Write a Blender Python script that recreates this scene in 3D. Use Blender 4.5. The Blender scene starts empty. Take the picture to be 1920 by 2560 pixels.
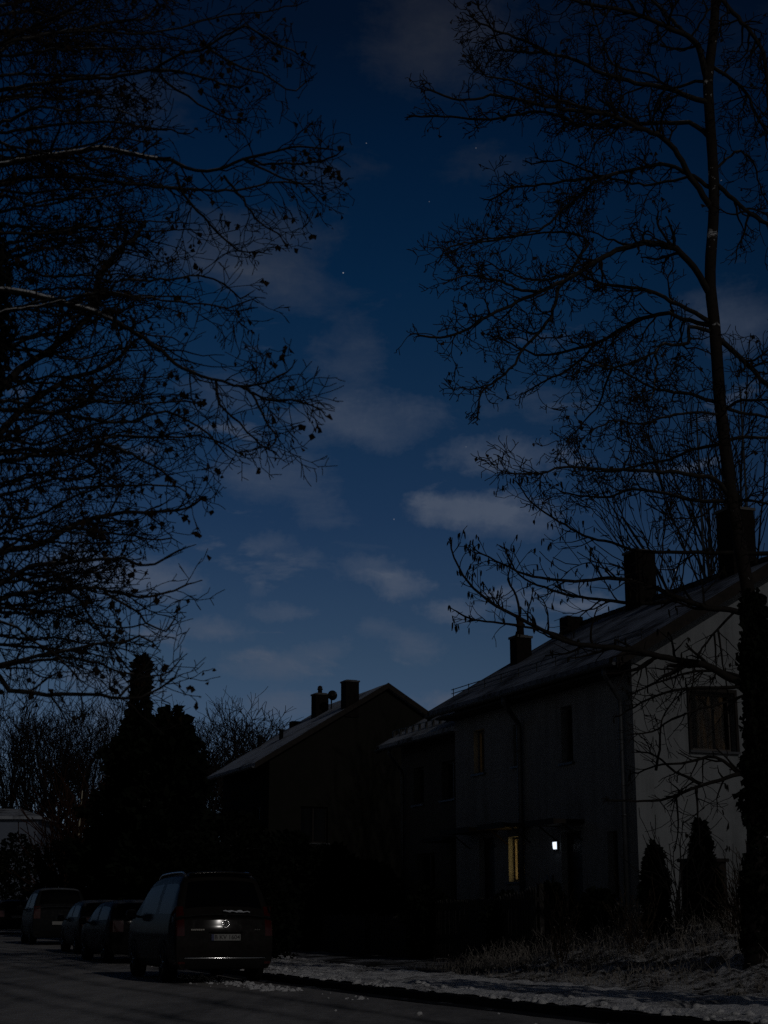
import bpy, math, random
from mathutils import Vector, Matrix, Quaternion, noise as mnoise
from mathutils.bvhtree import BVHTree

sc = bpy.context.scene
COL = sc.collection
R = math.radians
# ------------------------------------------------------------------ frame of reference
# The camera stands at the origin, 1.05 m up. The street runs along U, its right-hand side is +V.
EYE = 1.05
PITCH = math.atan(1023 / 4000)
ANG = math.atan(1640 / 4000 * math.cos(PITCH))
UX, UY = -math.sin(ANG), math.cos(ANG)
VX, VY = UY, -UX
CP, SP = math.cos(PITCH), math.sin(PITCH)


def W(u, v, z=0.0):
    return Vector((u * UX + v * VX, u * UY + v * VY, z))


def uv_of(x, y):
    return x * UX + y * UY, x * VX + y * VY


def view_dir(px, py):
    """direction seen in the photograph at pixel px, py (1920 x 2560)"""
    x = (px - 960) / 4000.0
    y = -(py - 1280) / 4000.0
    return Vector((x, CP - y * SP, SP + y * CP))


def at(px, py, dist):
    """the point that stands dist metres in front of the camera in that direction"""
    d = view_dir(px, py)
    return Vector((0, 0, EYE)) + d * (dist / d.y)


def hsh(x, y, s=0.0):
    return mnoise.noise(Vector((x, y, s)))


def kerb_v(u):
    t = u - 22
    if t < 0:
        return 8.97
    return 8.97 + 0.03 * t + 0.0018 * t * t if t < 50 else 14.97 + 0.15 * (t - 50)


def road_z(u):
    t = u - 28
    if t <= 0:
        return 0.0
    if t < 10:
        return 0.0006 * t * t
    return 0.06 + 0.012 * (t - 10) if t < 110 else 1.26 + 0.002 * (t - 110)


# ------------------------------------------------------------------ object helpers
def tag(o, label=None, cat=None, group=None, kind=None):
    if label:
        o['label'] = label
    if cat:
        o['category'] = cat
    if group:
        o['group'] = group
    if kind:
        o['kind'] = kind
    return o


def thing(name, label, cat, loc=(0, 0, 0), rotz=0.0, group=None):
    o = bpy.data.objects.new(name, None)
    COL.objects.link(o)
    o.empty_display_size = 0.3
    o.location = loc
    o.rotation_euler = (0, 0, rotz)
    return tag(o, label, cat, group)


class MB:
    def __init__(self):
        self.v = []
        self.f = []
        self.m = []
        self.mi = 0

    def add(self, verts, faces):
        n = len(self.v)
        self.v.extend(verts)
        for f in faces:
            self.f.append([i + n for i in f])
            self.m.append(self.mi)

    def box(self, x0, x1, y0, y1, z0, z1):
        self.add([(x0, y0, z0), (x1, y0, z0), (x1, y1, z0), (x0, y1, z0), (x0, y0, z1), (x1, y0, z1), (x1, y1, z1), (x0, y1, z1)],
                 [(0, 3, 2, 1), (4, 5, 6, 7), (0, 1, 5, 4), (1, 2, 6, 5), (2, 3, 7, 6), (3, 0, 4, 7)])

    def quad(self, a, b, c, d):
        self.add([a, b, c, d], [(0, 1, 2, 3)])

    def tube(self, pts, rad, k=5, cap=True):
        n = len(pts)
        vs = []
        prev = None
        for i in range(n):
            a = pts[max(i - 1, 0)]
            b = pts[min(i + 1, n - 1)]
            t = Vector(b) - Vector(a)
            if t.length < 1e-7:
                t = Vector((0, 0, 1))
            t.normalize()
            if prev is None:
                ref = Vector((0, 0, 1)) if abs(t.z) < 0.9 else Vector((1, 0, 0))
                x = t.cross(ref)
            else:
                x = prev - t * prev.dot(t)
                if x.length < 1e-6:
                    x = t.cross(Vector((0.3, 0.5, 0.8)))
            x.normalize()
            prev = x
            y = t.cross(x)
            r = rad[i] if hasattr(rad, '__len__') else rad
            p = Vector(pts[i])
            for j in range(k):
                a2 = 2 * math.pi * j / k
                vs.append(p + x * (r * math.cos(a2)) + y * (r * math.sin(a2)))
        fs = []
        for i in range(n - 1):
            for j in range(k):
                j2 = (j + 1) % k
                fs.append((i * k + j, i * k + j2, (i + 1) * k + j2, (i + 1) * k + j))
        if cap:
            fs.append(tuple(reversed(range(k))))
            fs.append(tuple((n - 1) * k + j for j in range(k)))
        self.add(vs, fs)

    def lathe(self, prof, k=12, axis='z', origin=(0, 0, 0), cap=True):
        vs = []
        o = Vector(origin)
        for r, h in prof:
            for j in range(k):
                a = 2 * math.pi * j / k
                c, s = r * math.cos(a), r * math.sin(a)
                if axis == 'z':
                    vs.append(o + Vector((c, s, h)))
                elif axis == 'x':
                    vs.append(o + Vector((h, c, s)))
                else:
                    vs.append(o + Vector((s, h, c)))
        fs = []
        for i in range(len(prof) - 1):
            for j in range(k):
                j2 = (j + 1) % k
                fs.append((i * k + j, i * k + j2, (i + 1) * k + j2, (i + 1) * k + j))
        if cap:
            fs.append(tuple(reversed(range(k))))
            fs.append(tuple((len(prof) - 1) * k + j for j in range(k)))
        self.add(vs, fs)

    def build(self, name, mats, parent=None, smooth=False, bevel=0.0):
        me = bpy.data.meshes.new(name)
        me.from_pydata([tuple(p) for p in self.v], [], self.f)
        if not isinstance(mats, (list, tuple)):
            mats = [mats]
        for m in mats:
            me.materials.append(m)
        if len(mats) > 1:
            me.polygons.foreach_set('material_index', self.m)
        if smooth:
            me.polygons.foreach_set('use_smooth', [True] * len(me.polygons))
        me.update()
        o = bpy.data.objects.new(name, me)
        COL.objects.link(o)
        if parent is not None:
            o.parent = parent
        if bevel > 0:
            b = o.modifiers.new('bevel', 'BEVEL')
            b.width = bevel
            b.segments = 2
            b.limit_method = 'ANGLE'
        return o


def copy_tree(o, parent=None):
    c = o.copy()
    COL.objects.link(c)
    c.parent = parent
    for ch in list(o.children):
        copy_tree(ch, c)
    return c


# ------------------------------------------------------------------ materials
def node(nt, typ, **kw):
    n = nt.nodes.new(typ)
    for k, v in kw.items():
        setattr(n, k, v)
    return n


def mathn(nt, op, a, b=None, c=None, clamp=False):
    n = nt.nodes.new('ShaderNodeMath')
    n.operation = op
    n.use_clamp = clamp
    for i, x in enumerate((a, b, c)):
        if x is None:
            continue
        if isinstance(x, (int, float)):
            n.inputs[i].default_value = x
        else:
            nt.links.new(x, n.inputs[i])
    return n.outputs[0]


def ramp(nt, fac, stops, interp='LINEAR'):
    n = nt.nodes.new('ShaderNodeValToRGB')
    cr = n.color_ramp
    cr.interpolation = interp
    while len(cr.elements) < len(stops):
        cr.elements.new(0.5)
    for e, (p, c) in zip(cr.elements, stops):
        e.position = p
        e.color = (c[0], c[1], c[2], 1)
    nt.links.new(fac, n.inputs[0])
    return n.outputs[0]


def mixc(nt, fac, a, b):
    n = nt.nodes.new('ShaderNodeMix')
    n.data_type = 'RGBA'
    for i, x in ((0, fac), (6, a), (7, b)):
        if isinstance(x, (int, float)):
            n.inputs[i].default_value = x
        elif isinstance(x, tuple):
            n.inputs[i].default_value = (x[0], x[1], x[2], 1)
        else:
            nt.links.new(x, n.inputs[i])
    return n.outputs[2]


def noise(nt, scale, detail=5, rough=0.6, vec=None, dist=0.0):
    n = nt.nodes.new('ShaderNodeTexNoise')
    n.inputs['Scale'].default_value = scale
    n.inputs['Detail'].default_value = detail
    n.inputs['Roughness'].default_value = rough
    n.inputs['Distortion'].default_value = dist
    if vec is None:
        tc = nt.nodes.new('ShaderNodeTexCoord')
        vec = tc.outputs['Object']
    nt.links.new(vec, n.inputs['Vector'])
    return n.outputs['Fac']


def new_mat(name):
    m = bpy.data.materials.new(name)
    m.use_nodes = True
    nt = m.node_tree
    return m, nt, nt.nodes['Principled BSDF']


def bump(nt, bsdf, h, strength=0.4, dist=0.02):
    b = nt.nodes.new('ShaderNodeBump')
    b.inputs['Strength'].default_value = strength
    b.inputs['Distance'].default_value = dist
    nt.links.new(h, b.inputs['Height'])
    nt.links.new(b.outputs[0], bsdf.inputs['Normal'])


def mat(name, col, rough=0.7, var=0.3, scale=6.0, metal=0.0, bstr=0.2, coat=0.0, spec=0.5, bscale=None):
    """a plain procedural surface: base colour broken up by two noises and a fine bump"""
    m, nt, b = new_mat(name)
    n1 = noise(nt, scale, 6, 0.65)
    c0 = tuple(c * (1 - var) for c in col)
    c1 = tuple(min(1, c * (1 + var)) for c in col)
    nt.links.new(ramp(nt, n1, [(0.3, c0), (0.7, c1)]), b.inputs['Base Color'])
    b.inputs['Roughness'].default_value = rough
    b.inputs['Metallic'].default_value = metal
    b.inputs['Specular IOR Level'].default_value = spec
    b.inputs['Coat Weight'].default_value = coat
    if bstr > 0:
        bump(nt, b, noise(nt, bscale or scale * 8, 4, 0.6), bstr, 0.01)
    return m


def up_mask(nt, lo, hi):
    g = nt.nodes.new('ShaderNodeNewGeometry')
    s = nt.nodes.new('ShaderNodeSeparateXYZ')
    nt.links.new(g.outputs['Normal'], s.inputs[0])
    mr = nt.nodes.new('ShaderNodeMapRange')
    mr.inputs[1].default_value = lo
    mr.inputs[2].default_value = hi
    nt.links.new(s.outputs['Z'], mr.inputs[0])
    return mr.outputs[0]


def snowy(name, col, rough=0.85, lo=0.35, hi=0.7, amount=0.55, scale=9.0, spots=0.0, spec=0.2, nlo=0.5):
    """bark, stone or twig with snow lying on whatever faces up, in patches"""
    m, nt, b = new_mat(name)
    base = ramp(nt, noise(nt, 14, 6, 0.7), [(0.3, tuple(c * 0.6 for c in col)), (0.7, tuple(c * 1.4 for c in col))])
    n1 = noise(nt, scale, 5, 0.7)
    patch = ramp(nt, n1, [(nlo, (0, 0, 0)), (nlo + 0.1, (1, 1, 1))])
    f = mathn(nt, 'MULTIPLY', up_mask(nt, lo, hi), patch)
    f = mathn(nt, 'MULTIPLY', f, amount)
    if spots > 0:
        n2 = noise(nt, 3.2, 4, 0.75)
        sp = ramp(nt, n2, [(0.64, (0, 0, 0)), (0.7, (1, 1, 1))])
        f = mathn(nt, 'MAXIMUM', f, mathn(nt, 'MULTIPLY', sp, spots))
    nt.links.new(mixc(nt, f, base, (0.72, 0.74, 0.78)), b.inputs['Base Color'])
    b.inputs['Roughness'].default_value = rough
    b.inputs['Specular IOR Level'].default_value = spec
    bump(nt, b, noise(nt, 40, 4, 0.7), 0.5, 0.01)
    return m


def glass_mat(name, col=(0.004, 0.005, 0.007), rough=0.06):
    m, nt, b = new_mat(name)
    nt.links.new(ramp(nt, noise(nt, 2.0, 3), [(0.3, tuple(c * 0.8 for c in col)), (0.7, tuple(c * 1.3 for c in col))]), b.inputs['Base Color'])
    b.inputs['Roughness'].default_value = rough
    b.inputs['Specular IOR Level'].default_value = 0.10
    return m


def lit_mat(name, stops, strength, scale=(30, 30, 0.6), rough=0.8, base=(0.05, 0.035, 0.02)):
    """cloth or blind with lamp light coming through its folds"""
    m, nt, b = new_mat(name)
    tc = nt.nodes.new('ShaderNodeTexCoord')
    mp = nt.nodes.new('ShaderNodeMapping')
    mp.inputs['Scale'].default_value = scale
    nt.links.new(tc.outputs['Object'], mp.inputs[0])
    n = noise(nt, 1.0, 4, 0.6, mp.outputs[0])
    c = ramp(nt, n, stops)
    b.inputs['Base Color'].default_value = (base[0], base[1], base[2], 1)
    b.inputs['Roughness'].default_value = rough
    nt.links.new(c, b.inputs['Emission Color'])
    b.inputs['Emission Strength'].default_value = strength
    return m


M = {}
def plaster(name, col):
    m, nt, b = new_mat(name)
    tc = nt.nodes.new('ShaderNodeTexCoord')
    mp = nt.nodes.new('ShaderNodeMapping')
    mp.inputs['Scale'].default_value = (3.2, 3.2, .22)
    nt.links.new(tc.outputs['Object'], mp.inputs[0])
    a = noise(nt, 1.0, 6, .65, mp.outputs[0])
    c = noise(nt, .7, 6, .7)
    f = mathn(nt, 'MULTIPLY_ADD', a, .5, mathn(nt, 'MULTIPLY', c, .5))
    nt.links.new(ramp(nt, f, [(.36, tuple(x * .68 for x in col)), (.5, col), (.64, tuple(x * 1.14 for x in col))]), b.inputs['Base Color'])
    b.inputs['Roughness'].default_value = .92
    b.inputs['Specular IOR Level'].default_value = .1
    bump(nt, b, noise(nt, 70, 5, .7), .4, .01)
    return m


M['plaster'] = plaster('plaster_grey', (0.216, 0.229, 0.243))
M['plaster_b'] = mat('plaster_dull', (0.085, 0.083, 0.08), 0.9, 0.15, 1.5, bstr=0.35, bscale=60, spec=0.1)
M['plaster_ochre_dimmed'] = mat('plaster_ochre_dimmed', (0.0165, 0.0158, 0.0135), 0.9, 0.15, 1.2, bstr=0.3, bscale=60, spec=0.05)  # lamp fall-off towards this far house is put into the base colour
M['plaster_white'] = mat('plaster_white', (0.16, 0.185, 0.24), 0.9, 0.1, 0.8, bstr=0.3, bscale=50, spec=0.1)
M['plinth'] = mat('plinth_stone', (0.09, 0.09, 0.09), 0.9, 0.3, 4)
M['darkwood'] = mat('dark_wood', (0.018, 0.014, 0.012), 0.7, 0.4, 8, spec=0.2)
M['frame'] = mat('window_frame', (0.06, 0.05, 0.045), 0.5, 0.2, 8)
M['frame_white'] = mat('window_frame_white', (0.3, 0.3, 0.3), 0.5, 0.1, 8)
M['zinc'] = mat('zinc', (0.07, 0.075, 0.085), 0.45, 0.25, 7, metal=0.6)
M['door'] = mat('door_wood', (0.012, 0.01, 0.009), 0.45, 0.3, 5, spec=0.3)
M['glass'] = glass_mat('window_glass')
M['brickdark'] = mat('chimney_brick', (0.012, 0.010, 0.009), 0.95, 0.4, 12, bstr=0.6, spec=0.1)
M['potclay'] = mat('chimney_pot_clay', (0.03, 0.02, 0.016), 0.9, 0.3, 12, spec=0.1)
M['curtain_lit'] = lit_mat('lit_curtain', [(0.25, (0.035, 0.021, 0.007)), (0.5, (0.13, 0.085, 0.026)), (0.75, (0.30, 0.22, 0.08))], 9.0, (22, 22, 2.5))
M['curtain_dim'] = lit_mat('dim_curtain', [(0.3, (0.010, 0.007, 0.003)), (0.7, (0.046, 0.031, 0.012))], 3.2, (14, 14, 1.2))
M['curtain_glow'] = lit_mat('glowing_curtain', [(0.42, (0.0006, 0.0004, 0.0002)), (0.55, (0.006, 0.0032, 0.001)), (0.70, (0.020, 0.012, 0.005))], 0.4, (5, 5, 1.6), 0.8, (.008, .006, .004))
M['lampface'] = lit_mat('lamp_face', [(0.2, (0.72, 0.82, 1.0)), (0.8, (0.82, 0.9, 1.0))], 1.3)
M['bark'] = snowy('bark', (0.022, 0.019, 0.017), lo=0.5, hi=0.85, amount=0.35, spots=0.0)
M['bark_lichen'] = snowy('bark_flecked', (0.018, 0.014, 0.012), lo=0.4, hi=0.8, amount=0.4, spots=0.75)
M['twig'] = snowy('twig', (0.016, 0.013, 0.012), lo=0.75, hi=1.0, amount=0.10, scale=5, nlo=0.6)
M['snowbranch'] = snowy('snowed_branch', (0.03, 0.026, 0.022), lo=0.0, hi=0.35, amount=0.9, scale=7, nlo=0.36)
M['limbsnow'] = snowy('lightly_snowed_branch', (0.018, 0.015, 0.013), lo=0.55, hi=0.9, amount=0.5, scale=3, nlo=0.6)
M['leaf'] = mat('dry_leaf', (0.022, 0.013, 0.007), 0.9, 0.4, 9, bstr=0, spec=0.1)
M['catkin'] = mat('catkin', (0.014, 0.012, 0.009), 0.9, 0.3, 20, bstr=0, spec=0.1)
M['ivy'] = mat('ivy_leaf', (0.006, 0.008, 0.005), 0.8, 0.5, 3, bstr=0, spec=0.08)
M['conifer'] = mat('conifer_needles', (0.008, 0.011, 0.007), 0.95, 0.5, 2, bstr=0, spec=0.05)
M['shrub'] = mat('shrub_leaves', (0.009, 0.011, 0.008), 0.95, 0.5, 3, bstr=0, spec=0.05)
M['shrub_snow'] = snowy('shrub_dusted', (0.008, 0.010, 0.007), lo=0.55, hi=0.95, amount=0.16, scale=3, nlo=0.6, spec=0.05)
M['lamplit_twig'] = mat('lamplit_red_twigs', (0.045, 0.02, 0.012), 0.9, 0.4, 5, bstr=0, spec=0.1)  # red of the lamplight is put into the twig colour
M['birch'] = mat('pale_bark', (0.5, 0.46, 0.34), 0.9, 0.35, 5, bstr=0.3, spec=0.1)
M['picket'] = snowy('fence_wood', (0.03, 0.028, 0.026), lo=0.5, hi=0.9, amount=0.4, scale=4)
M['metal'] = mat('dark_metal', (0.03, 0.03, 0.03), 0.5, 0.2, 10, metal=0.5)


def snow_ground(name, dirt, lo, hi, scale, snow=(0.66, 0.68, 0.73), bs=0.6, streak=None, bd=0.04, tracks=None):
    m, nt, b = new_mat(name)
    tc = nt.nodes.new('ShaderNodeTexCoord')
    mp = nt.nodes.new('ShaderNodeMapping')
    mp.inputs['Rotation'].default_value = (0, 0, -ANG)
    if streak:
        mp.inputs['Scale'].default_value = streak
    nt.links.new(tc.outputs['Object'], mp.inputs[0])
    n1 = noise(nt, scale, 7, 0.68, mp.outputs[0])
    n2 = noise(nt, scale * 7, 5, 0.7)
    f = mathn(nt, 'ADD', mathn(nt, 'MULTIPLY', n1, 0.75), mathn(nt, 'MULTIPLY', n2, 0.25))
    if tracks:      # wheels have pressed and swept the snow along these lines
        mp2 = nt.nodes.new('ShaderNodeMapping')
        mp2.inputs['Rotation'].default_value = (0, 0, -ANG)
        nt.links.new(tc.outputs['Object'], mp2.inputs[0])
        sx = nt.nodes.new('ShaderNodeSeparateXYZ')
        nt.links.new(mp2.outputs[0], sx.inputs[0])
        mp3 = nt.nodes.new('ShaderNodeMapping')
        mp3.inputs['Scale'].default_value = (.3, .10, .3)
        nt.links.new(mp2.outputs[0], mp3.inputs[0])
        vv = mathn(nt, 'MULTIPLY_ADD', noise(nt, 1.0, 3, .5, mp3.outputs[0]), 1.1, sx.outputs['X'])
        tot = None
        for tv in tracks:
            q = mathn(nt, 'MULTIPLY', mathn(nt, 'ABSOLUTE', mathn(nt, 'SUBTRACT', vv, tv + .55)), 1 / .26)
            q = mathn(nt, 'SUBTRACT', 1.0, q, clamp=True)
            tot = q if tot is None else mathn(nt, 'MAXIMUM', tot, q)
        f = mathn(nt, 'SUBTRACT', f, mathn(nt, 'MULTIPLY', tot, .11))
    d = ramp(nt, noise(nt, 20, 5), [(0.3, tuple(c * 0.7 for c in dirt)), (0.7, tuple(c * 1.3 for c in dirt))])
    fac = ramp(nt, f, [(lo, (0, 0, 0)), (hi, (1, 1, 1))])
    nt.links.new(mixc(nt, fac, d, snow), b.inputs['Base Color'])
    b.inputs['Roughness'].default_value = 0.9
    b.inputs['Specular IOR Level'].default_value = 0.15
    h = mathn(nt, 'ADD', mathn(nt, 'MULTIPLY', fac, 0.5), noise(nt, scale * 12, 5, 0.7))
    bump(nt, b, h, bs, bd)
    return m


M['road'] = snow_ground('road_packed_snow', (0.05, 0.05, 0.052), 0.30, 0.70, 0.55, (0.52, 0.50, 0.49), 0.6, (1.0, 0.16, 1.0), 0.03, (2.6, 4.05, 4.7, 6.1, 7.3))
M['gutter'] = snow_ground('gutter_wet_asphalt', (0.012, 0.012, 0.014), 0.56, 0.66, 1.4, (0.35, 0.36, 0.40), 0.5, (1.0, 0.35, 1.0))
M['pave'] = snow_ground('pavement_snow', (0.05, 0.045, 0.04), 0.36, 0.50, 1.1, (0.86, 0.86, 0.88), 1.0, (1.0, 0.5, 1.0), 0.07)
M['kerb'] = mat('kerb_stone', (0.02, 0.02, 0.022), 0.8, 0.3, 6, spec=0.1)
M['ground'] = snow_ground('ground_snow', (0.02, 0.018, 0.015), 0.45, 0.6, 0.8, (0.35, 0.36, 0.40), 0.8)
M['bank'] = snow_ground('bank_snow_weeds', (0.020, 0.015, 0.012), 0.44, 0.54, 3.4, (0.86, 0.86, 0.88), 1.0, None, 0.08)
M['snowlump'] = snow_ground('snow_lumps', (0.08, 0.08, 0.08), 0.30, 0.42, 5.0, (0.86, 0.86, 0.88), 1.0, None, 0.03)
M['stem'] = mat('dead_stem', (0.045, 0.032, 0.022), 0.9, 0.5, 2, bstr=0, spec=0.1)
M['straw'] = mat('frosted_straw', (0.22, 0.20, 0.18), 0.9, 0.6, 1.6, bstr=0, spec=0.1)


def roof_mat(name, tile, snow, lo, hi):
    m, nt, b = new_mat(name)
    tc = nt.nodes.new('ShaderNodeTexCoord')
    w = nt.nodes.new('ShaderNodeTexWave')
    w.wave_type = 'BANDS'
    w.bands_direction = 'Y'
    w.inputs['Scale'].default_value = 1.05
    w.inputs['Distortion'].default_value = 0.4
    nt.links.new(tc.outputs['Object'], w.inputs['Vector'])
    w2 = nt.nodes.new('ShaderNodeTexWave')
    w2.wave_type = 'BANDS'
    w2.bands_direction = 'X'
    w2.wave_profile = 'SAW'
    w2.inputs['Scale'].default_value = 0.9
    w2.inputs['Distortion'].default_value = 0.3
    nt.links.new(tc.outputs['Object'], w2.inputs['Vector'])
    h = mathn(nt, 'ADD', w.outputs['Fac'], mathn(nt, 'MULTIPLY', w2.outputs['Fac'], 0.8))
    n = noise(nt, 0.9, 6, 0.65)
    f = mathn(nt, 'SUBTRACT', n, mathn(nt, 'MULTIPLY', h, 0.07))
    fac = ramp(nt, f, [(lo, (0, 0, 0)), (hi, (1, 1, 1))])
    nt.links.new(mixc(nt, fac, tile, snow), b.inputs['Base Color'])
    b.inputs['Roughness'].default_value = 0.85
    b.inputs['Specular IOR Level'].default_value = 0.2
    bump(nt, b, h, 0.5, 0.02)
    return m


M['roof_a'] = roof_mat('roof_frosted_tiles', (0.03, 0.03, 0.034), (0.20, 0.235, 0.31), 0.30, 0.55)
M['roof_b'] = roof_mat('roof_snowy_tiles', (0.05, 0.05, 0.055), (0.34, 0.365, 0.41), 0.28, 0.48)
M['roof_c'] = roof_mat('roof_light_snow', (0.04, 0.04, 0.045), (0.36, 0.40, 0.48), 0.24, 0.44)


def paint(name, col, metal=0.35, frost=0.5, rough=0.22, coat=0.06):
    m, nt, b = new_mat(name)
    n = noise(nt, 3, 5, 0.6)
    base = ramp(nt, n, [(0.3, tuple(c * 0.8 for c in col)), (0.7, tuple(c * 1.2 for c in col))])
    n2 = noise(nt, 5, 6, 0.7)
    f = mathn(nt, 'MULTIPLY', up_mask(nt, 0.75, 0.97), ramp(nt, n2, [(0.3, (0.3, 0.3, 0.3)), (0.6, (1, 1, 1))]))
    f = mathn(nt, 'MULTIPLY', f, frost)
    nt.links.new(mixc(nt, f, base, (0.55, 0.57, 0.62)), b.inputs['Base Color'])
    b.inputs['Metallic'].default_value = metal
    # grimy winter paint: the gloss is broken up by road salt
    rr = ramp(nt, noise(nt, 12, 5), [(0.3, (rough,) * 3), (0.75, (min(1, rough * 2.2),) * 3)])
    nt.links.new(mathn(nt, 'MAXIMUM', rr, mathn(nt, 'MULTIPLY', f, 1.5, clamp=True)), b.inputs['Roughness'])
    b.inputs['Coat Weight'].default_value = coat
    b.inputs['Coat Roughness'].default_value = 0.10
    b.inputs['Specular IOR Level'].default_value = 0.12
    return m


M['paint_suv'] = paint('brown_black_paint', (0.010, 0.008, 0.0072), 0.0, 0.10, 0.5, 0.15)
M['paint_dark'] = paint('black_paint', (0.003, 0.003, 0.0035), 0.0, 0.22, 0.4)
M['paint_blue'] = paint('dark_blue_paint', (0.003, 0.0035, 0.005), 0.0, 0.3, 0.4)
M['paint_pale'] = paint('pale_paint', (0.009, 0.010, 0.012), 0.0, 0.3, 0.45)
M['carglass'] = glass_mat('car_glass', (0.002, 0.002, 0.003), 0.32)
M['carglass'].node_tree.nodes['Principled BSDF'].inputs['Specular IOR Level'].default_value = 0.06
M['chrome'] = mat('chrome', (0.72, 0.72, 0.72), 0.12, 0.05, 5, metal=1.0, bstr=0.02)
M['railmetal'] = mat('rail_metal', (0.5, 0.5, 0.52), 0.35, 0.1, 6, metal=0.9, bstr=0.05)
M['tyre'] = mat('tyre_rubber', (0.008, 0.008, 0.008), 0.9, 0.3, 20, spec=0.1)
M['rim'] = mat('wheel_rim', (0.12, 0.12, 0.12), 0.4, 0.2, 10, metal=0.7)
M['blackplastic'] = mat('black_plastic', (0.006, 0.006, 0.006), 0.7, 0.3, 10, spec=0.2)
M['taillight'] = mat('red_lens', (0.05, 0.004, 0.003), 0.15, 0.2, 10, bstr=0, coat=0.5)
M['plate'] = mat('plate_white', (0.24, 0.24, 0.23), 0.6, 0.06, 10, bstr=0.02)
M['platetext'] = mat('plate_black', (0.006, 0.006, 0.006), 0.6, 0.1, 10, bstr=0)
M['plateblue'] = mat('plate_blue', (0.004, 0.012, 0.09), 0.5, 0.1, 10, bstr=0)
M['snow'] = mat('snow_patch', (0.6, 0.62, 0.66), 0.9, 0.1, 12, bstr=0.5)

# ------------------------------------------------------------------ world: dusk sky with small clouds and a few stars
SUN_AZ, SUN_EL = R(31), R(29)      # light comes from behind, right of the camera
world = bpy.data.worlds.new('World')
sc.world = world
world.use_nodes = True
nt = world.node_tree
bg = nt.nodes['Background']
sky = node(nt, 'ShaderNodeTexSky', sky_type='NISHITA', sun_disc=False)
sky.sun_elevation = SUN_EL
sky.sun_rotation = math.pi - SUN_AZ
tc = nt.nodes.new('ShaderNodeTexCoord')
vdir = tc.outputs['Generated']
sep = nt.nodes.new('ShaderNodeSeparateXYZ')
nt.links.new(vdir, sep.inputs[0])
zz = mathn(nt, 'MAXIMUM', sep.outputs['Z'], 0.0)
night = ramp(nt, zz, [(0.0, (.108, .134, .218)), (0.10, (.100, .127, .198)), (0.157, (.080, .112, .163)), (0.242, (.043, .081, .138)),
                      (0.31, (.027, .071, .123)), (0.383, (.012, .059, .112)), (0.462, (.006, .042, .086)), (0.52, (.008, .029, .057)),
                      (0.72, (.010, .022, .045)), (1.0, (.008, .018, .035))])
mul = node(nt, 'ShaderNodeMix', data_type='RGBA', blend_type='MULTIPLY')
mul.inputs[0].default_value = 1
nt.links.new(sky.outputs[0], mul.inputs[6])
nt.links.new(night, mul.inputs[7])
# the last glow of dusk lies ahead of the camera; the sky behind it is dark
rear = node(nt, 'ShaderNodeMapRange', interpolation_type='SMOOTHSTEP')
rear.inputs[1].default_value = 0.15
rear.inputs[2].default_value = 0.86
rear.inputs[3].default_value = 0.20
rear.inputs[4].default_value = 1.0
nt.links.new(sep.outputs['Y'], rear.inputs[0])
side = node(nt, 'ShaderNodeMapRange', interpolation_type='SMOOTHSTEP')
side.inputs[1].default_value = 0.02
side.inputs[2].default_value = 0.30
side.inputs[3].default_value = 1.0
side.inputs[4].default_value = 0.72
nt.links.new(sep.outputs['X'], side.inputs[0])
glow = mathn(nt, 'MULTIPLY', rear.outputs[0], side.outputs[0])
sc_n = node(nt, 'ShaderNodeVectorMath', operation='SCALE')
nt.links.new(mul.outputs[2], sc_n.inputs[0])
nt.links.new(glow, sc_n.inputs['Scale'])
# cloud field: a noise on a flat layer high overhead, plus the larger puffs where they stand
wob = nt.nodes.new('ShaderNodeTexNoise')
wob.inputs['Scale'].default_value = 26
wob.inputs['Detail'].default_value = 5
wob.inputs['Roughness'].default_value = 0.7
nt.links.new(vdir, wob.inputs['Vector'])
wv = node(nt, 'ShaderNodeVectorMath', operation='MULTIPLY_ADD')
nt.links.new(wob.outputs['Color'], wv.inputs[0])
wv.inputs[1].default_value = (0.055, 0.055, 0.022)
sub = node(nt, 'ShaderNodeVectorMath', operation='ADD')
nt.links.new(vdir, wv.inputs[2])
nt.links.new(wv.outputs[0], sub.inputs[0])
sub.inputs[1].default_value = (-0.0275, -0.0275, -0.011)
wdir = sub.outputs[0]
PUFFS = [  # pixel x, y, half width, half height, strength
    (600, 610, 200, 85, .42), (705, 720, 150, 60, .30), (760, 560, 110, 50, .18), (840, 430, 130, 45, .20), (1210, 415, 150, 45, .26),
    (1090, 60, 180, 150, .42), (880, 880, 100, 80, .26), (900, 1055, 210, 60, .46), (680, 1185, 170, 70, .34), (1255, 1140, 150, 42, .52),
    (1150, 1270, 140, 42, .72), (1290, 1300, 140, 50, .40), (800, 1285, 90, 50, .26), (660, 1360, 60, 30, .28), (740, 1400, 55, 22, .26),
    (920, 1425, 110, 32, .40), (1010, 1465, 75, 32, .55), (690, 1525, 90, 22, .36), (540, 1568, 95, 28, .42), (625, 1475, 40, 25, .26),
    (1150, 1530, 75, 30, .45), (960, 1565, 80, 30, .26), (1050, 1620, 70, 40, .34), (690, 1660, 130, 42, .44), (830, 1620, 70, 28, .30),
    (380, 1450, 120, 50, .5), (200, 1420, 130, 60, .4), (1480, 1510, 80, 30, .55), (1100, 1760, 60, 40, .4), (700, 1765, 90, 40, .4),
    (250, 1800, 120, 60, .3), (560, 990, 110, 70, .26), (1830, 800, 120, 80, .40), (350, 250, 160, 70, .3), (250, 650, 160, 60, .22), (1330, 1010, 130, 50, .2)]
acc = None
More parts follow.
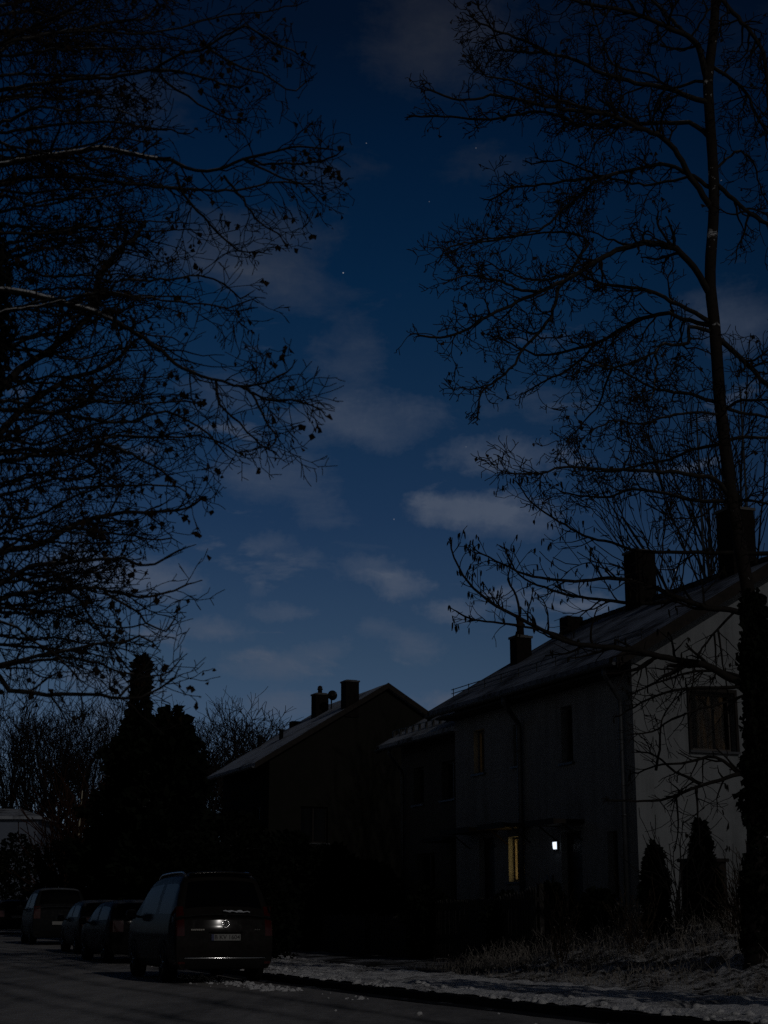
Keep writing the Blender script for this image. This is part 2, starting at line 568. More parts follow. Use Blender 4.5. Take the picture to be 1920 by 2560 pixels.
for px, py, hw, hh, st in PUFFS:
    d = view_dir(px, py).normalized()
    rt = d.cross(Vector((0, 0, 1))).normalized()
    up = rt.cross(d)
    kx, ky = 1.0 / (hw / 4000 * 1.4), 1.0 / (hh / 4000 * 1.55)
    dx = node(nt, 'ShaderNodeVectorMath', operation='DOT_PRODUCT')
    nt.links.new(wdir, dx.inputs[0])
    dx.inputs[1].default_value = rt * kx
    dy = node(nt, 'ShaderNodeVectorMath', operation='DOT_PRODUCT')
    nt.links.new(wdir, dy.inputs[0])
    dy.inputs[1].default_value = up * ky
    a = mathn(nt, 'SUBTRACT', dx.outputs['Value'], d.dot(rt) * kx)
    b_ = mathn(nt, 'SUBTRACT', dy.outputs['Value'], d.dot(up) * ky)
    q = mathn(nt, 'MULTIPLY_ADD', a, a, mathn(nt, 'MULTIPLY', b_, b_))
    q = mathn(nt, 'SUBTRACT', 1.0, q, clamp=True)
    q = mathn(nt, 'MULTIPLY', mathn(nt, 'POWER', q, 1.7), st * 1.15)
    acc = q if acc is None else mathn(nt, 'ADD', acc, q)
# keep the puffs in the half of the sky they were seen in
ahead = mathn(nt, 'GREATER_THAN', sep.outputs['Y'], 0.2)
acc = mathn(nt, 'MULTIPLY', acc, ahead)
lay = node(nt, 'ShaderNodeVectorMath', operation='DIVIDE')
comb = nt.nodes.new('ShaderNodeCombineXYZ')
zc = mathn(nt, 'MAXIMUM', sep.outputs['Z'], 0.08)
for i in range(3):
    nt.links.new(zc, comb.inputs[i])
nt.links.new(vdir, lay.inputs[0])
nt.links.new(comb.outputs[0], lay.inputs[1])
field = noise(nt, 2.6, 7, 0.62, lay.outputs[0])
fld = ramp(nt, field, [(0.46, (0, 0, 0)), (0.72, (1, 1, 1))], 'EASE')
fine = noise(nt, 60, 6, 0.65, vdir)
tex = mathn(nt, 'MULTIPLY_ADD', fine, 1.8, 0.02)
mpc = nt.nodes.new('ShaderNodeMapping')
mpc.inputs['Scale'].default_value = (11, 11, 34)
nt.links.new(vdir, mpc.inputs[0])
small = noise(nt, 1.0, 6, 0.58, mpc.outputs[0], 0.4)
small = ramp(nt, small, [(0.55, (0, 0, 0)), (0.74, (1, 1, 1))], 'EASE')
band = ramp(nt, zz, [(0.10, (0, 0, 0)), (0.16, (1, 1, 1)), (0.30, (1, 1, 1)), (0.42, (.25, .25, .25)), (0.6, (0.1, 0.1, 0.1))])
small = mathn(nt, 'MULTIPLY', mathn(nt, 'MULTIPLY', small, band), 0.66)
acc = mathn(nt, 'ADD', acc, small)
cl = mathn(nt, 'MULTIPLY_ADD', fld, 0.14, acc)
mpe = nt.nodes.new('ShaderNodeMapping')
mpe.inputs['Scale'].default_value = (30, 30, 85)
nt.links.new(vdir, mpe.inputs[0])
ero = noise(nt, 1.0, 6, 0.68, mpe.outputs[0], 0.6)
cl = mathn(nt, 'SUBTRACT', mathn(nt, 'MULTIPLY', cl, 1.38), mathn(nt, 'MULTIPLY', mathn(nt, 'SUBTRACT', ero, 0.22), 0.52), clamp=True)
cl = mathn(nt, 'MULTIPLY', cl, mathn(nt, 'MULTIPLY_ADD', tex, 0.55, 0.5), clamp=True)
ccol = ramp(nt, zz, [(0.0, (.074, .091, .125)), (0.2, (.062, .082, .125)), (0.32, (.046, .062, .098)), (0.42, (.020, .028, .047)), (0.55, (.016, .018, .026)), (0.8, (.008, .009, .014))])
csc = node(nt, 'ShaderNodeVectorMath', operation='SCALE')
nt.links.new(ccol, csc.inputs[0])
nt.links.new(mathn(nt, 'MULTIPLY', rear.outputs[0], 10.0), csc.inputs['Scale'])
# grey fill glow added low behind and left of the camera, to lift house front
fill_glow = node(nt, 'ShaderNodeMapRange', interpolation_type='SMOOTHSTEP')
fill_glow.inputs[1].default_value = 0.62
fill_glow.inputs[2].default_value = -0.05
fill_glow.inputs[3].default_value = 0.0
fill_glow.inputs[4].default_value = 1.0
nt.links.new(sep.outputs['Y'], fill_glow.inputs[0])
tcol = node(nt, 'ShaderNodeVectorMath', operation='SCALE')
tcol.inputs[0].default_value = (0.50, 0.46, 0.40)
low = node(nt, 'ShaderNodeMapRange', interpolation_type='SMOOTHSTEP')
low.inputs[1].default_value = 0.62
low.inputs[2].default_value = 0.05
low.inputs[3].default_value = 0.0
low.inputs[4].default_value = 1.0
nt.links.new(sep.outputs['Z'], low.inputs[0])
nt.links.new(mathn(nt, 'MULTIPLY', fill_glow.outputs[0], low.outputs[0]), tcol.inputs['Scale'])
tadd = node(nt, 'ShaderNodeVectorMath', operation='ADD')
nt.links.new(sc_n.outputs[0], tadd.inputs[0])
nt.links.new(tcol.outputs[0], tadd.inputs[1])
skycol = mixc(nt, cl, tadd.outputs[0], csc.outputs[0])
# the few stars that show
star = None
for px, py, br in [(858, 682, 1.0), (916, 358, .45), (1190, 370, .35), (1073, 504, .3), (985, 1298, .5), (1165, 1117, .3), (1690, 1425, .7), (768, 430, .2),
                   (1803, 451, .3)]:
    d = view_dir(px, py).normalized()
    ds = node(nt, 'ShaderNodeVectorMath', operation='DISTANCE')
    nt.links.new(vdir, ds.inputs[0])
    ds.inputs[1].default_value = d
    s = mathn(nt, 'LESS_THAN', ds.outputs['Value'], 0.00029 + 0.00012 * br)
    s = mathn(nt, 'MULTIPLY', s, 2.0 * br)
    star = s if star is None else mathn(nt, 'ADD', star, s)
stv = nt.nodes.new('ShaderNodeCombineXYZ')
for i in range(3):
    nt.links.new(star, stv.inputs[i])
add = node(nt, 'ShaderNodeVectorMath', operation='ADD')
nt.links.new(skycol, add.inputs[0])
nt.links.new(stv.outputs[0], add.inputs[1])
nt.links.new(add.outputs[0], bg.inputs[0])
bg.inputs[1].default_value = 0.1

sun = bpy.data.lights.new('street_lamp_sun', 'SUN')  # sun standing in for the unseen street lamp behind the camera
sun.energy = 0.225
sun.angle = R(0.5)
sun.color = (1.0, 0.955, 0.91)
so = bpy.data.objects.new('street_lamp_sun', sun)
COL.objects.link(so)
sdir = Vector((math.sin(SUN_AZ) * math.cos(SUN_EL), -math.cos(SUN_AZ) * math.cos(SUN_EL), math.sin(SUN_EL)))
so.rotation_euler = sdir.to_track_quat('Z', 'Y').to_euler()
so.location = (0, -5, 20)

cam = bpy.data.cameras.new('camera')
cam.sensor_fit = 'HORIZONTAL'
cam.sensor_width = 24.0
cam.lens = 50.0
cam.clip_end = 2000
cam.clip_start = 0.05
co = bpy.data.objects.new('camera', cam)
COL.objects.link(co)
co.location = (0, 0, EYE)
co.rotation_euler = (math.pi / 2 + PITCH, 0, 0)
sc.camera = co
cam.dof.use_dof = True
cam.dof.focus_distance = 34
cam.dof.aperture_fstop = 5.0
sc.view_settings.view_transform = 'Standard'
sc.view_settings.look = 'None'
sc.view_settings.exposure = 0
sc.view_settings.gamma = 1
sc.cycles.max_bounces = 4
sc.cycles.diffuse_bounces = 2
sc.cycles.glossy_bounces = 2
sc.cycles.caustics_reflective = False
sc.cycles.caustics_refractive = False
sc.cycles.sample_clamp_indirect = 1.0
sc.cycles.use_denoising = False

# ------------------------------------------------------------------ ground, road, pavement, bank
def sheet(name, us, vs, zf, m, kind='structure', smooth=True):
    """a grid of (u, v(u)) stations"""
    mb = MB()
    nu, nv = len(us), len(vs(us[0]))
    vv = []
    for u in us:
        for v in vs(u):
            vv.append(W(u, v, zf(u, v)))
    ff = [(i * nv + j, i * nv + j + 1, (i + 1) * nv + j + 1, (i + 1) * nv + j) for i in range(nu - 1) for j in range(nv - 1)]
    mb.add(vv, ff)
    o = mb.build(name, m, None, smooth)
    if kind:
        o['kind'] = kind
    return o


def frange(a, b, s):
    n = max(1, int(round((b - a) / s)))
    return [a + (b - a) * i / n for i in range(n + 1)]


US_FAR = frange(-60, 10, 5) + frange(11, 70, 1.0) + frange(75, 200, 5) + frange(230, 900, 60)
sheet('ground', US_FAR, lambda u: [-400, -150, -60, -25, -10, -4, 0, 4, 8, 11, 14, 18, 25, 40, 80, 160, 400],
      lambda u, v: road_z(u) - 0.05 - (0.25 if v < -20 else 0), M['ground'])
sheet('road', frange(-20, 10, 2) + frange(10.4, 46, 0.4) + frange(47, 120, 1.5),
      lambda u: [1.4 + (kerb_v(u) - 0.32 - 1.4) * i / 26 for i in range(27)],
      lambda u, v: road_z(u) + 0.012 * hsh(v * 1.7, u * 0.25, 1) + 0.006 * hsh(v * 5, u * 0.9, 2), M['road'])
sheet('gutter', frange(-20, 10, 2) + frange(10.3, 46, 0.3) + frange(47, 120, 1.5),
      lambda u: [kerb_v(u) - 0.32 + 0.32 * i / 4 for i in range(5)],
      lambda u, v: road_z(u) + 0.004 + 0.008 * hsh(v * 4, u * 0.9, 5), M['gutter'])
# left kerb and verge
mb = MB()
for u in frange(-20, 118, 2.0)[:-1]:
    mb.add([W(u, 1.22, -0.05), W(u, 1.40, -0.05), W(u + 1.98, 1.40, road_z(u + 2) - 0.05), W(u + 1.98, 1.22, road_z(u + 2) - 0.05),
            W(u, 1.22, road_z(u) + 0.12), W(u, 1.40, road_z(u) + 0.12), W(u + 1.98, 1.40, road_z(u + 2) + 0.12), W(u + 1.98, 1.22, road_z(u + 2) + 0.12)],
           [(4, 5, 6, 7), (1, 2, 6, 5), (0, 1, 5, 4), (2, 3, 7, 6), (3, 0, 4, 7)])
o = mb.build('left_kerb', M['kerb'])
o['kind'] = 'structure'
sheet('left_verge', frange(-20, 118, 1.5), lambda u: [-9, -6, -4, -2.5, -1.2, -0.2, 0.6, 1.22],
      lambda u, v: road_z(u) + 0.10 + 0.04 * hsh(v, u, 4), M['ground'])
# right kerb: stones with dark faces
mb = MB()
uu = -20.0
while uu < 110:
    a, b = uu, uu + 0.985
    z0, z1 = road_z(a), road_z(b)
    h = 0.105 + 0.008 * hsh(uu, 0.3)
    k0, k1 = kerb_v(a), kerb_v(b)
    mb.add([W(a, k0, z0 - .05), W(b, k1, z1 - .05), W(b, k1 + .15, z1 - .05), W(a, k0 + .15, z0 - .05),
            W(a, k0 + .012, z0 + h), W(b, k1 + .012, z1 + h), W(b, k1 + .15, z1 + h), W(a, k0 + .15, z0 + h)],
           [(4, 7, 6, 5), (0, 4, 5, 1), (0, 3, 7, 4), (1, 5, 6, 2), (3, 2, 6, 7)])
    uu += 1.0
o = mb.build('right_kerb', M['kerb'])
o['kind'] = 'structure'


def pave_z(u, v):
    e = v - kerb_v(u)
    z = road_z(u) + 0.105
    lump = hsh(u * 1.9, v * 1.9, 3) * 0.05 + hsh(u * 4.5, v * 4.5, 8) * 0.04 - 0.05 * max(0, hsh(u * 3.1, v * 3.4, 14) - .15) * 3
    w = min(1, e / 0.25)
    ridge = math.exp(-((e - 0.35) / 0.22) ** 2) * (0.03 + 0.09 * max(0, hsh(u * 2.6, 1.2, 11)) + 0.05 * max(0, hsh(u * 7, 4.2, 12)))
    return z + 0.006 + w * lump + ridge


sheet('pavement', frange(-10, 9, 1) + frange(9.15, 40, 0.13) + frange(41, 110, 1.0),
      lambda u: [kerb_v(u) + 0.1 + (3.1 - 0.1) * i / 26 for i in range(27)], pave_z, M['pave'])


def bank_z(u, v):
    k = kerb_v(u) + 3.1
    e = v - k
    s = max(0.0, min(1.0, e / 4.2))
    s = s * s * (3 - 2 * s)
    fade = max(0.0, min(1.0, (31.5 - u) / 5.0))
    base = road_z(u) + 0.105 + s * 0.92 * (0.25 + 0.75 * fade)
    rough = 0.05 * hsh(u * 0.9, v * 0.9, 21) + 0.055 * hsh(u * 2.6, v * 2.6, 22) + 0.075 * hsh(u * 6.5, v * 6.5, 23)
    return base + rough * min(1.0, 0.15 + e / 0.9) * (0.2 + 0.8 * fade)


sheet('verge_bank', frange(-6, 8, 1) + frange(8.16, 27.5, 0.16), lambda u: [kerb_v(u) + 3.1 + (22 - kerb_v(u) - 3.1) * (i / 58) ** 1.25 for i in range(59)],
      bank_z, M['bank'])
sheet('front_gardens', frange(27.5, 110, 0.8), lambda u: [kerb_v(u) + 3.1 + (40 - kerb_v(u) - 3.1) * (i / 24) ** 1.6 for i in range(25)],
      lambda u, v: bank_z(u, v) + 0.004, M['ground'])

# loose snow thrown up along the kerb and in the gutter
rng = random.Random(7)
mb = MB()


def lump(mb, c, r, rng):
    vs = []
    k = 7
    for i, (rr, h) in enumerate(((1.0, -0.25), (0.92, 0.22), (0.5, 0.52))):
        for j in range(k):
            a = 2 * math.pi * (j + 0.5 * i) / k
            q = rr * (0.55 + 0.9 * rng.random())
            vs.append(Vector(c) + Vector((r * q * math.cos(a), r * q * math.sin(a), r * h * (0.7 + 0.6 * rng.random()))))
    vs.append(Vector(c) + Vector((0, 0, r * 0.66)))
    fs = []
    for i in range(2):
        for j in range(k):
            j2 = (j + 1) % k
            fs.append((i * k + j, i * k + j2, (i + 1) * k + j2, (i + 1) * k + j))
    for j in range(k):
        fs.append((2 * k + j, 2 * k + (j + 1) % k, 3 * k))
    mb.add(vs, fs)


for i in range(900):
    u = 12 + 26 * rng.random() ** 0.9
    dens = 0.2 + 1.3 * hsh(u * 1.1, 3.3, 31)
    if rng.random() > dens + 0.25:
        continue
    r = 0.015 + 0.05 * rng.random() ** 3
    if rng.random() < 0.93:
        v = kerb_v(u) + 0.03 + abs(rng.gauss(0, 0.45))
        z = pave_z(u, max(v, kerb_v(u) + 0.1)) + r * 0.1
    else:
        v = kerb_v(u) - 0.5 - abs(rng.gauss(0, 0.5))
        z = road_z(u) + r * 0.15
    lump(mb, W(u, v, z), r, rng)
for i in range(260):    # the second ridge, pushed out by the parked car
    u = 24.5 + 7.5 * rng.random()
    v = kerb_v(u) - 0.95 + rng.gauss(0, 0.2) + .15 * hsh(u * 1.4, 2, 3)
    r = 0.015 + 0.05 * rng.random() ** 2.5
    lump(mb, W(u, v, road_z(u) + r * 0.1), r, rng)
o = mb.build('thrown_snow', M['snowlump'], None, True)
tag(o, 'clods of loose snow lying along the kerb and gutter', 'snow', kind='stuff')

# dead weeds and grass standing out of the snow on the bank
rng = random.Random(17)
mb = MB()
for i in range(9500):
    u = 13.5 + 17.0 * rng.random()
    v = kerb_v(u) + 3.15 + (6.3 - 0.36 * max(0, u - 20)) * rng.random() ** 0.9
    if hsh(u * 0.8, v * 0.8, 41) < -0.15 and rng.random() < 0.7:
        continue
    depth = v - kerb_v(u) - 3.1
    h = (0.06 + 0.26 * rng.random() ** 1.6) * (0.6 + min(1.0, depth / 3.2) * 1.3)
    p = W(u, v, bank_z(u, v) - 0.03)
    lean = Vector((rng.gauss(0, 0.35), rng.gauss(0, 0.35), 1)).normalized()
    q = p + lean * h * 0.6
    e = q + (lean + Vector((rng.gauss(0, 0.5), rng.gauss(0, 0.5), -0.15))).normalized() * h * 0.5
    w = 0.003 + 0.003 * rng.random()
    mb.tube([p, q, e], [w, w * 0.8, w * 0.4], 3, False)
    if rng.random() < 0.45:    # withered seed head or leaf
        s = 0.012 + 0.025 * rng.random()
        d1 = Vector((rng.gauss(0, 1), rng.gauss(0, 1), rng.gauss(0, 0.6))).normalized() * s
        d2 = Vector((rng.gauss(0, 1), rng.gauss(0, 1), rng.gauss(0, 1))).normalized() * s * 0.6
        mb.quad(e - d1, e + d2, e + d1, e - d2)
o = mb.build('dead_weeds', M['straw'])
tag(o, 'dead frosted weeds and grass standing out of the snow on the bank', 'weeds', kind='stuff')


# ------------------------------------------------------------------ houses (local x = away from the street, local y = along it)
def wall_grid(mb, plane, x0, x1, ztop, zbot, holes, depth, flip=False):
    """a wall in local axes with real openings and reveals. plane 'front': x = const, runs along y; 'gable': y = const, runs along x"""
    xs = sorted({x0, x1} | {h[0] for h in holes} | {h[1] for h in holes})
    zs = sorted({zbot, ztop} | {h[2] for h in holes} | {h[3] for h in holes})

    def P(a, z, d):
        return (d, a, z) if plane == 'front' else (a, d, z)
    for i in range(len(xs) - 1):
        for j in range(len(zs) - 1):
            cx, cz = (xs[i] + xs[i + 1]) / 2, (zs[j] + zs[j + 1]) / 2
            if any(h[0] < cx < h[1] and h[2] < cz < h[3] for h in holes):
                continue
            mb.quad(P(xs[i], zs[j], 0), P(xs[i + 1], zs[j], 0), P(xs[i + 1], zs[j + 1], 0), P(xs[i], zs[j + 1], 0))
    for a, b, c, d in holes:
        D = depth
        mb.quad(P(a, c, 0), P(a, c, D), P(a, d, D), P(a, d, 0))
        mb.quad(P(b, c, 0), P(b, c, D), P(b, d, D), P(b, d, 0))
        mb.quad(P(a, c, 0), P(b, c, 0), P(b, c, D), P(a, c, D))
        mb.quad(P(a, d, 0), P(b, d, 0), P(b, d, D), P(a, d, D))


def window_in(parent, plane, h, depth, mf, mullions=1, sill=True, curtain=None, cur_span=None, name='window', flip=1):
    """frame, pane(s), sill and what hangs behind the glass, all set inside the opening h"""
    a, b, c, d = h

    def bx(mb, a0, a1, c0, c1, d0, d1):
        if plane == 'front':
            mb.box(d0, d1, a0, a1, c0, c1)
        else:
            mb.box(a0, a1, d0, d1, c0, c1)
    t = 0.055
    mb = MB()
    g = 0.004
    bx(mb, a + g, b - g, c + g, c + t, depth - .06, depth)
    bx(mb, a + g, b - g, d - t, d - g, depth - .06, depth)
    bx(mb, a + g, a + t, c + t, d - t, depth - .058, depth - .002)
    bx(mb, b - t, b - g, c + t, d - t, depth - .058, depth - .002)
    for k in range(mullions):
        m_ = a + (b - a) * (k + 1) / (mullions + 1)
        bx(mb, m_ - .03, m_ + .03, c + t, d - t, depth - .062, depth - .004)
    w = mb.build(name, mf, parent)
    mb = MB()
    bx(mb, a + t, b - t, c + t, d - t, depth - .03, depth - .022)
    mb.build('pane', M['glass'] if curtain is None else M['thin_glass'], w)
    if sill:
        mb = MB()
        bx(mb, a - .06, b + .06, c - .05, c - .003, -.07, depth - .07)
        mb.build('sill', M['zinc'], w)
    if curtain is not None:
        mb = MB()
        for (s0, s1) in (cur_span or [(0, 1)]):
            y0, y1 = a + t + (b - a - 2 * t) * s0, a + t + (b - a - 2 * t) * s1
            n = max(6, int((y1 - y0) / 0.02))
            for i in range(n):
                ya, yb = y0 + (y1 - y0) * i / n, y0 + (y1 - y0) * (i + 1) / n
                da, db = depth + .06 + .02 * math.sin(ya * 70), depth + .06 + .02 * math.sin(yb * 70)
                if plane == 'front':
                    mb.quad((da, ya, c + t), (db, yb, c + t), (db, yb, d - t), (da, ya, d - t))
                else:
                    mb.quad((ya, da, c + t), (yb, db, c + t), (yb, db, d - t), (ya, da, d - t))
        mb.build('curtain', curtain, w)
    # a dark room behind the glass
    mb = MB()
    bx(mb, a + .01, b - .01, c + .01, d - .01, depth + .25, depth + .27)
    mb.build('room_backing', M['darkwood'], w)
    return w


m_, nt_, b_ = new_mat('thin_window_glass')
tr = nt_.nodes.new('ShaderNodeBsdfTransparent')
gl = nt_.nodes.new('ShaderNodeBsdfGlossy')
gl.inputs['Roughness'].default_value = 0.06
mx = nt_.nodes.new('ShaderNodeMixShader')
mx.inputs[0].default_value = 0.012
nt_.links.new(tr.outputs[0], mx.inputs[1])
nt_.links.new(gl.outputs[0], mx.inputs[2])
nt_.links.new(mx.outputs[0], nt_.nodes['Material Output'].inputs[0])
M['thin_glass'] = m_


def gable_roof(parent, y0, y1, xe, ze, xr, slope, thick, m, both=True, sag=0.0):
    """a pitched roof slab; eave at xe/ze (underside), ridge at xr"""
    mb = MB()
    zr = ze + (xr - xe) * slope
    xb = xr + (xr - xe)
    ny = max(2, int((y1 - y0) / 0.5))
    n = 14
    top = []
    for i in range(ny + 1):
        y = y0 + (y1 - y0) * i / ny
        for j in range(2 * n + 1):
            s = j / n
            x = xe + (xr - xe) * s if s <= 1 else xr + (xb - xr) * (s - 1)
            z = ze + (xr - xe) * slope * (s if s <= 1 else 2 - s) + thick
            z += 0.02 * hsh(x * 0.8, y * 0.8, 51) - sag * math.sin(math.pi * i / ny)
            top.append((x, y, z))
    k = 2 * n + 1
    mb.add(top, [(i * k + j, i * k + j + 1, (i + 1) * k + j + 1, (i + 1) * k + j) for i in range(ny) for j in range(2 * n)])
    # underside and edges
    for a, b in ((y0, y1),):
        mb.quad((xe, a, ze), (xr, a, zr), (xr, b, zr), (xe, b, ze))
        mb.quad((xb, a, ze), (xr, a, zr), (xr, b, zr), (xb, b, ze))
        mb.quad((xe, a, ze), (xe, b, ze), (xe, b, ze + thick), (xe, a, ze + thick))
        mb.quad((xb, a, ze), (xb, b, ze), (xb, b, ze + thick), (xb, a, ze + thick))
        for y in (a, b):
            mb.quad((xe, y, ze), (xr, y, zr), (xr, y, zr + thick), (xe, y, ze + thick))
            mb.quad((xb, y, ze), (xr, y, zr), (xr, y, zr + thick), (xb, y, ze + thick))
    return mb.build('roof', m, parent)


def verge_boards(parent, y, xe, ze, xr, slope, h, out):
    """dark barge boards along a gable end"""
    mb = MB()
    for s in (1, -1):
        x0, x1 = (xe - .03, xr) if s == 1 else (xr, 2 * xr - xe + .03)
        z0 = ze - .03 * slope
        zr = ze + (xr - xe) * slope
        za, zb = (z0, zr) if s == 1 else (zr, z0)
        y0, y1 = y, y + out
        mb.add([(x0, y0, za - h), (x1, y0, zb - h), (x1, y1, zb - h), (x0, y1, za - h), (x0, y0, za + .19), (x1, y0, zb + .19), (x1, y1, zb + .19), (x0, y1, za + .19)],
               [(0, 3, 2, 1), (4, 5, 6, 7), (0, 1, 5, 4), (1, 2, 6, 5), (2, 3, 7, 6), (3, 0, 4, 7)])
    return mb.build('barge_board', M['darkwood'], parent)


def gutter(parent, y0, y1, x, z, r=0.065):
    mb = MB()
    n = 8
    for (q, off) in ((r, 0), (r - .008, 0)):
        vs = []
        for y in (y0, y1):
            for j in range(n + 1):
                a = math.pi + math.pi * j / n
                vs.append((x + q * math.cos(a), y, z + q * math.sin(a)))
        mb.add(vs, [(j, j + 1, n + 2 + j, n + 1 + j) for j in range(n)])
    for y in (y0, y1):
        mb.add([(x + r * math.cos(math.pi + math.pi * j / n), y, z + r * math.sin(math.pi + math.pi * j / n)) for j in range(n + 1)], [tuple(range(n + 1))])
    return mb.build('gutter', M['zinc'], parent, True)


def downpipe(parent, y, xg, zg, zb=0.1, r=0.045, dx=-0.09, name='downpipe'):
    mb = MB()
    pts = [(xg, y, zg), (xg, y, zg - .16), (xg * .6 + dx * .4, y + .12, zg - .34), (dx - .02, y + .28, zg - .58), (dx, y + .3, zg - .72), (dx, y + .3, zg - 2.2), (dx, y + .3, zb)]
    mb.tube(pts, r, 8)
    for z in (zg - 1.2, zg - 2.9, zb + 1.0):
        mb.lathe([(r + .008, -.02), (r + .012, 0), (r + .008, .02)], 8, 'z', (dx, y + .3, z))
    return mb.build(name, M['zinc'], parent, True)


def chimney(parent, x, y, zb, zt, w=0.55, d=0.55, pot=None, cap=True, m=None):
    mb = MB()
    mb.box(x - d / 2, x + d / 2, y - w / 2, y + w / 2, zb, zt - .09)
    c = mb.build('chimney', m or M['brickdark'], parent)
    mb = MB()
    mb.box(x - d / 2 - .03, x + d / 2 + .03, y - w / 2 - .03, y + w / 2 + .03, zt - .088, zt - .03)
    mb.box(x - d / 2 + .06, x + d / 2 - .06, y - w / 2 + .06, y + w / 2 - .06, zt - .03, zt)
    mb.build('chimney_cap', M['plinth'], c)
    if pot:
        mb = MB()
        r = 0.10
        mb.lathe([(r, zt - .02), (r * .92, zt + pot * .45), (r * 1.25, zt + pot * .5), (r * 1.25, zt + pot * .6), (r * .9, zt + pot * .66), (r * 1.05, zt + pot * .85), (r * .35, zt + pot)], 10, 'z', (x, y, 0))
        mb.build('chimney_pot', M['potclay'], c, True)
    return c


# ---- white end house of the terrace, with the lit windows
HA_U, HA_V = 28.0, 16.5
LEN_A, DEP_A = 8.72, 7.0
ha = thing('terraced_house', 'pale rendered end house with lit ground floor window, door lamp and gable facing the bank', 'house', W(HA_U, HA_V, 0), ANG)
EAVE_A, SL = 6.28, 0.585
front_holes = [(5.02, 5.80, 1.92, 2.92), (7.0, 7.62, 4.5, 5.55), (2.56, 3.08, 4.36, 5.58), (5.18, 5.44, 4.5, 5.46), (0.80, 1.22, 1.5, 2.82), (2.3, 3.22, 0.75, 2.9), (6.55, 7.4, 0.75, 2.95)]
gable_holes = [(1.33, 2.39, 4.41, 5.61)]
mb = MB()
wall_grid(mb, 'front', 0, LEN_A, EAVE_A, 0.0, front_holes, 0.2)
wall_grid(mb, 'gable', 0, DEP_A, EAVE_A, 0.0, gable_holes, 0.2)
zr = EAVE_A + DEP_A / 2 * SL
mb.add([(0, 0, EAVE_A), (DEP_A, 0, EAVE_A), (DEP_A / 2, 0, zr)], [(0, 1, 2)])
mb.add([(0, LEN_A, 0), (DEP_A, LEN_A, 0), (DEP_A, LEN_A, EAVE_A), (DEP_A / 2, LEN_A, zr), (0, LEN_A, EAVE_A)], [(0, 1, 2, 3, 4)])
mb.quad((DEP_A, 0, 0), (DEP_A, LEN_A, 0), (DEP_A, LEN_A, EAVE_A), (DEP_A, 0, EAVE_A))
mb.build('wall', M['plaster'], ha)
window_in(ha, 'front', front_holes[0], 0.2, M['frame'], 1, True, M['curtain_lit'], [(0.0, .30), (.58, 1.0)])
window_in(ha, 'front', front_holes[1], 0.2, M['frame'], 1, True, M['curtain_dim'], [(0.0, 1.0)])
window_in(ha, 'front', front_holes[2], 0.2, M['frame'], 0)
window_in(ha, 'front', front_holes[3], 0.2, M['frame'], 0)
window_in(ha, 'front', front_holes[4], 0.2, M['frame'], 0)
w = window_in(ha, 'gable', gable_holes[0], 0.2, M['frame'], 0, True, M['curtain_glow'], [(0.28, .50), (.56, .66), (.74, .96)])
mb = MB()      # dark surround that stands proud of the render
a, b, c, d = gable_holes[0]
mb.box(a - .06, b + .06, -.05, -.003, d + .001, d + .07)
mb.box(a - .06, a - .001, -.048, -.003, c, d)
mb.box(b + .001, b + .06, -.048, -.003, c, d)
mb.build('window_surround', M['darkwood'], w)


def door(parent, h, depth=0.2):
    a, b, c, d = h
    mb = MB()
    t = .06
    mb.box(depth - .06, depth, a + .004, a + t, c, d - .004)
    mb.box(depth - .06, depth, b - t, b - .004, c, d - .004)
    mb.box(depth - .058, depth - .002, a + t, b - t, d - t, d - .004)
    mb.box(depth - .03, depth - .004, a + t, b - t, c, d - t)
    for k in range(3):
        z0 = c + .15 + k * (d - c - .3) / 3
        mb.box(depth - .045, depth - .029, a + .15, b - .15, z0, z0 + (d - c - .3) / 3 - .1)
    o = mb.build('door', M['door'], parent)
    mb = MB()
    mb.tube([(depth - .09, a + .12, c + 1.0), (depth - .09, a + .24, c + 1.0)], .012, 6)
    mb.tube([(depth - .03, a + .13, c + 1.0), (depth - .09, a + .13, c + 1.0)], .012, 6)
    mb.build('handle', M['zinc'], o)
    return o


for hh in (front_holes[5], front_holes[6]):
    door(ha, hh)
    mb = MB()
    for k in range(4):
        mb.box(-.35 - .27 * k, -.003 if k == 0 else -.35 - .27 * (k - 1) - .002, hh[0] - .15, hh[1] + .15, 0, hh[2] - .02 - .17 * k)
    mb.build('doorstep', M['plinth'], ha)
for y0, y1, z in ((2.15, 3.45, 3.12), (6.35, 8.0, 3.16), (4.55, 5.9, 3.17)):
    mb = MB()
    mb.box(-.72, -.003, y0, y1, z - .09, z)
    mb.box(-.74, -.70, y0 - .015, y1 + .015, z - .11, z + .015)
    for y in (y0 + .12, y1 - .12):
        mb.tube([(-.01, y, z - .42), (-.5, y, z - .07)], .018, 6)
    mb.build('canopy', M['darkwood'], ha)
mb = MB()
pass
# the lit house-number lamp: a small slanted box on a bracket
mb = MB()
y0, y1, z0, z1 = 3.33, 3.48, 2.575, 2.70
mb.add([(-.085, y0 - .02, z0), (-.085, y1 - .04, z0), (-.075, y1, z1), (-.075, y0 + .02, z1), (-.05, y0, z0 - .02), (-.05, y1, z0 - .02), (-.05, y1, z1 + .01), (-.05, y0, z1 + .01)],
       [(0, 1, 2, 3), (0, 4, 5, 1), (2, 6, 7, 3), (1, 5, 6, 2), (0, 3, 7, 4)])
lamp = mb.build('wall_lamp', M['lampface'], ha)
mb = MB()
mb.box(-.05, -.003, y0 - .02, y1 + .02, z0 - .04, z1 + .03)
mb.box(-.10, -.05, y0 - .02, y1 + .02, z1 + .012, z1 + .03)
mb.build('lamp_housing', M['metal'], lamp)
mb = MB()
mb.box(-.05, -.003, 3.6, 3.86, 1.75, 2.02)
mb.build('letter_box', M['zinc'], ha)
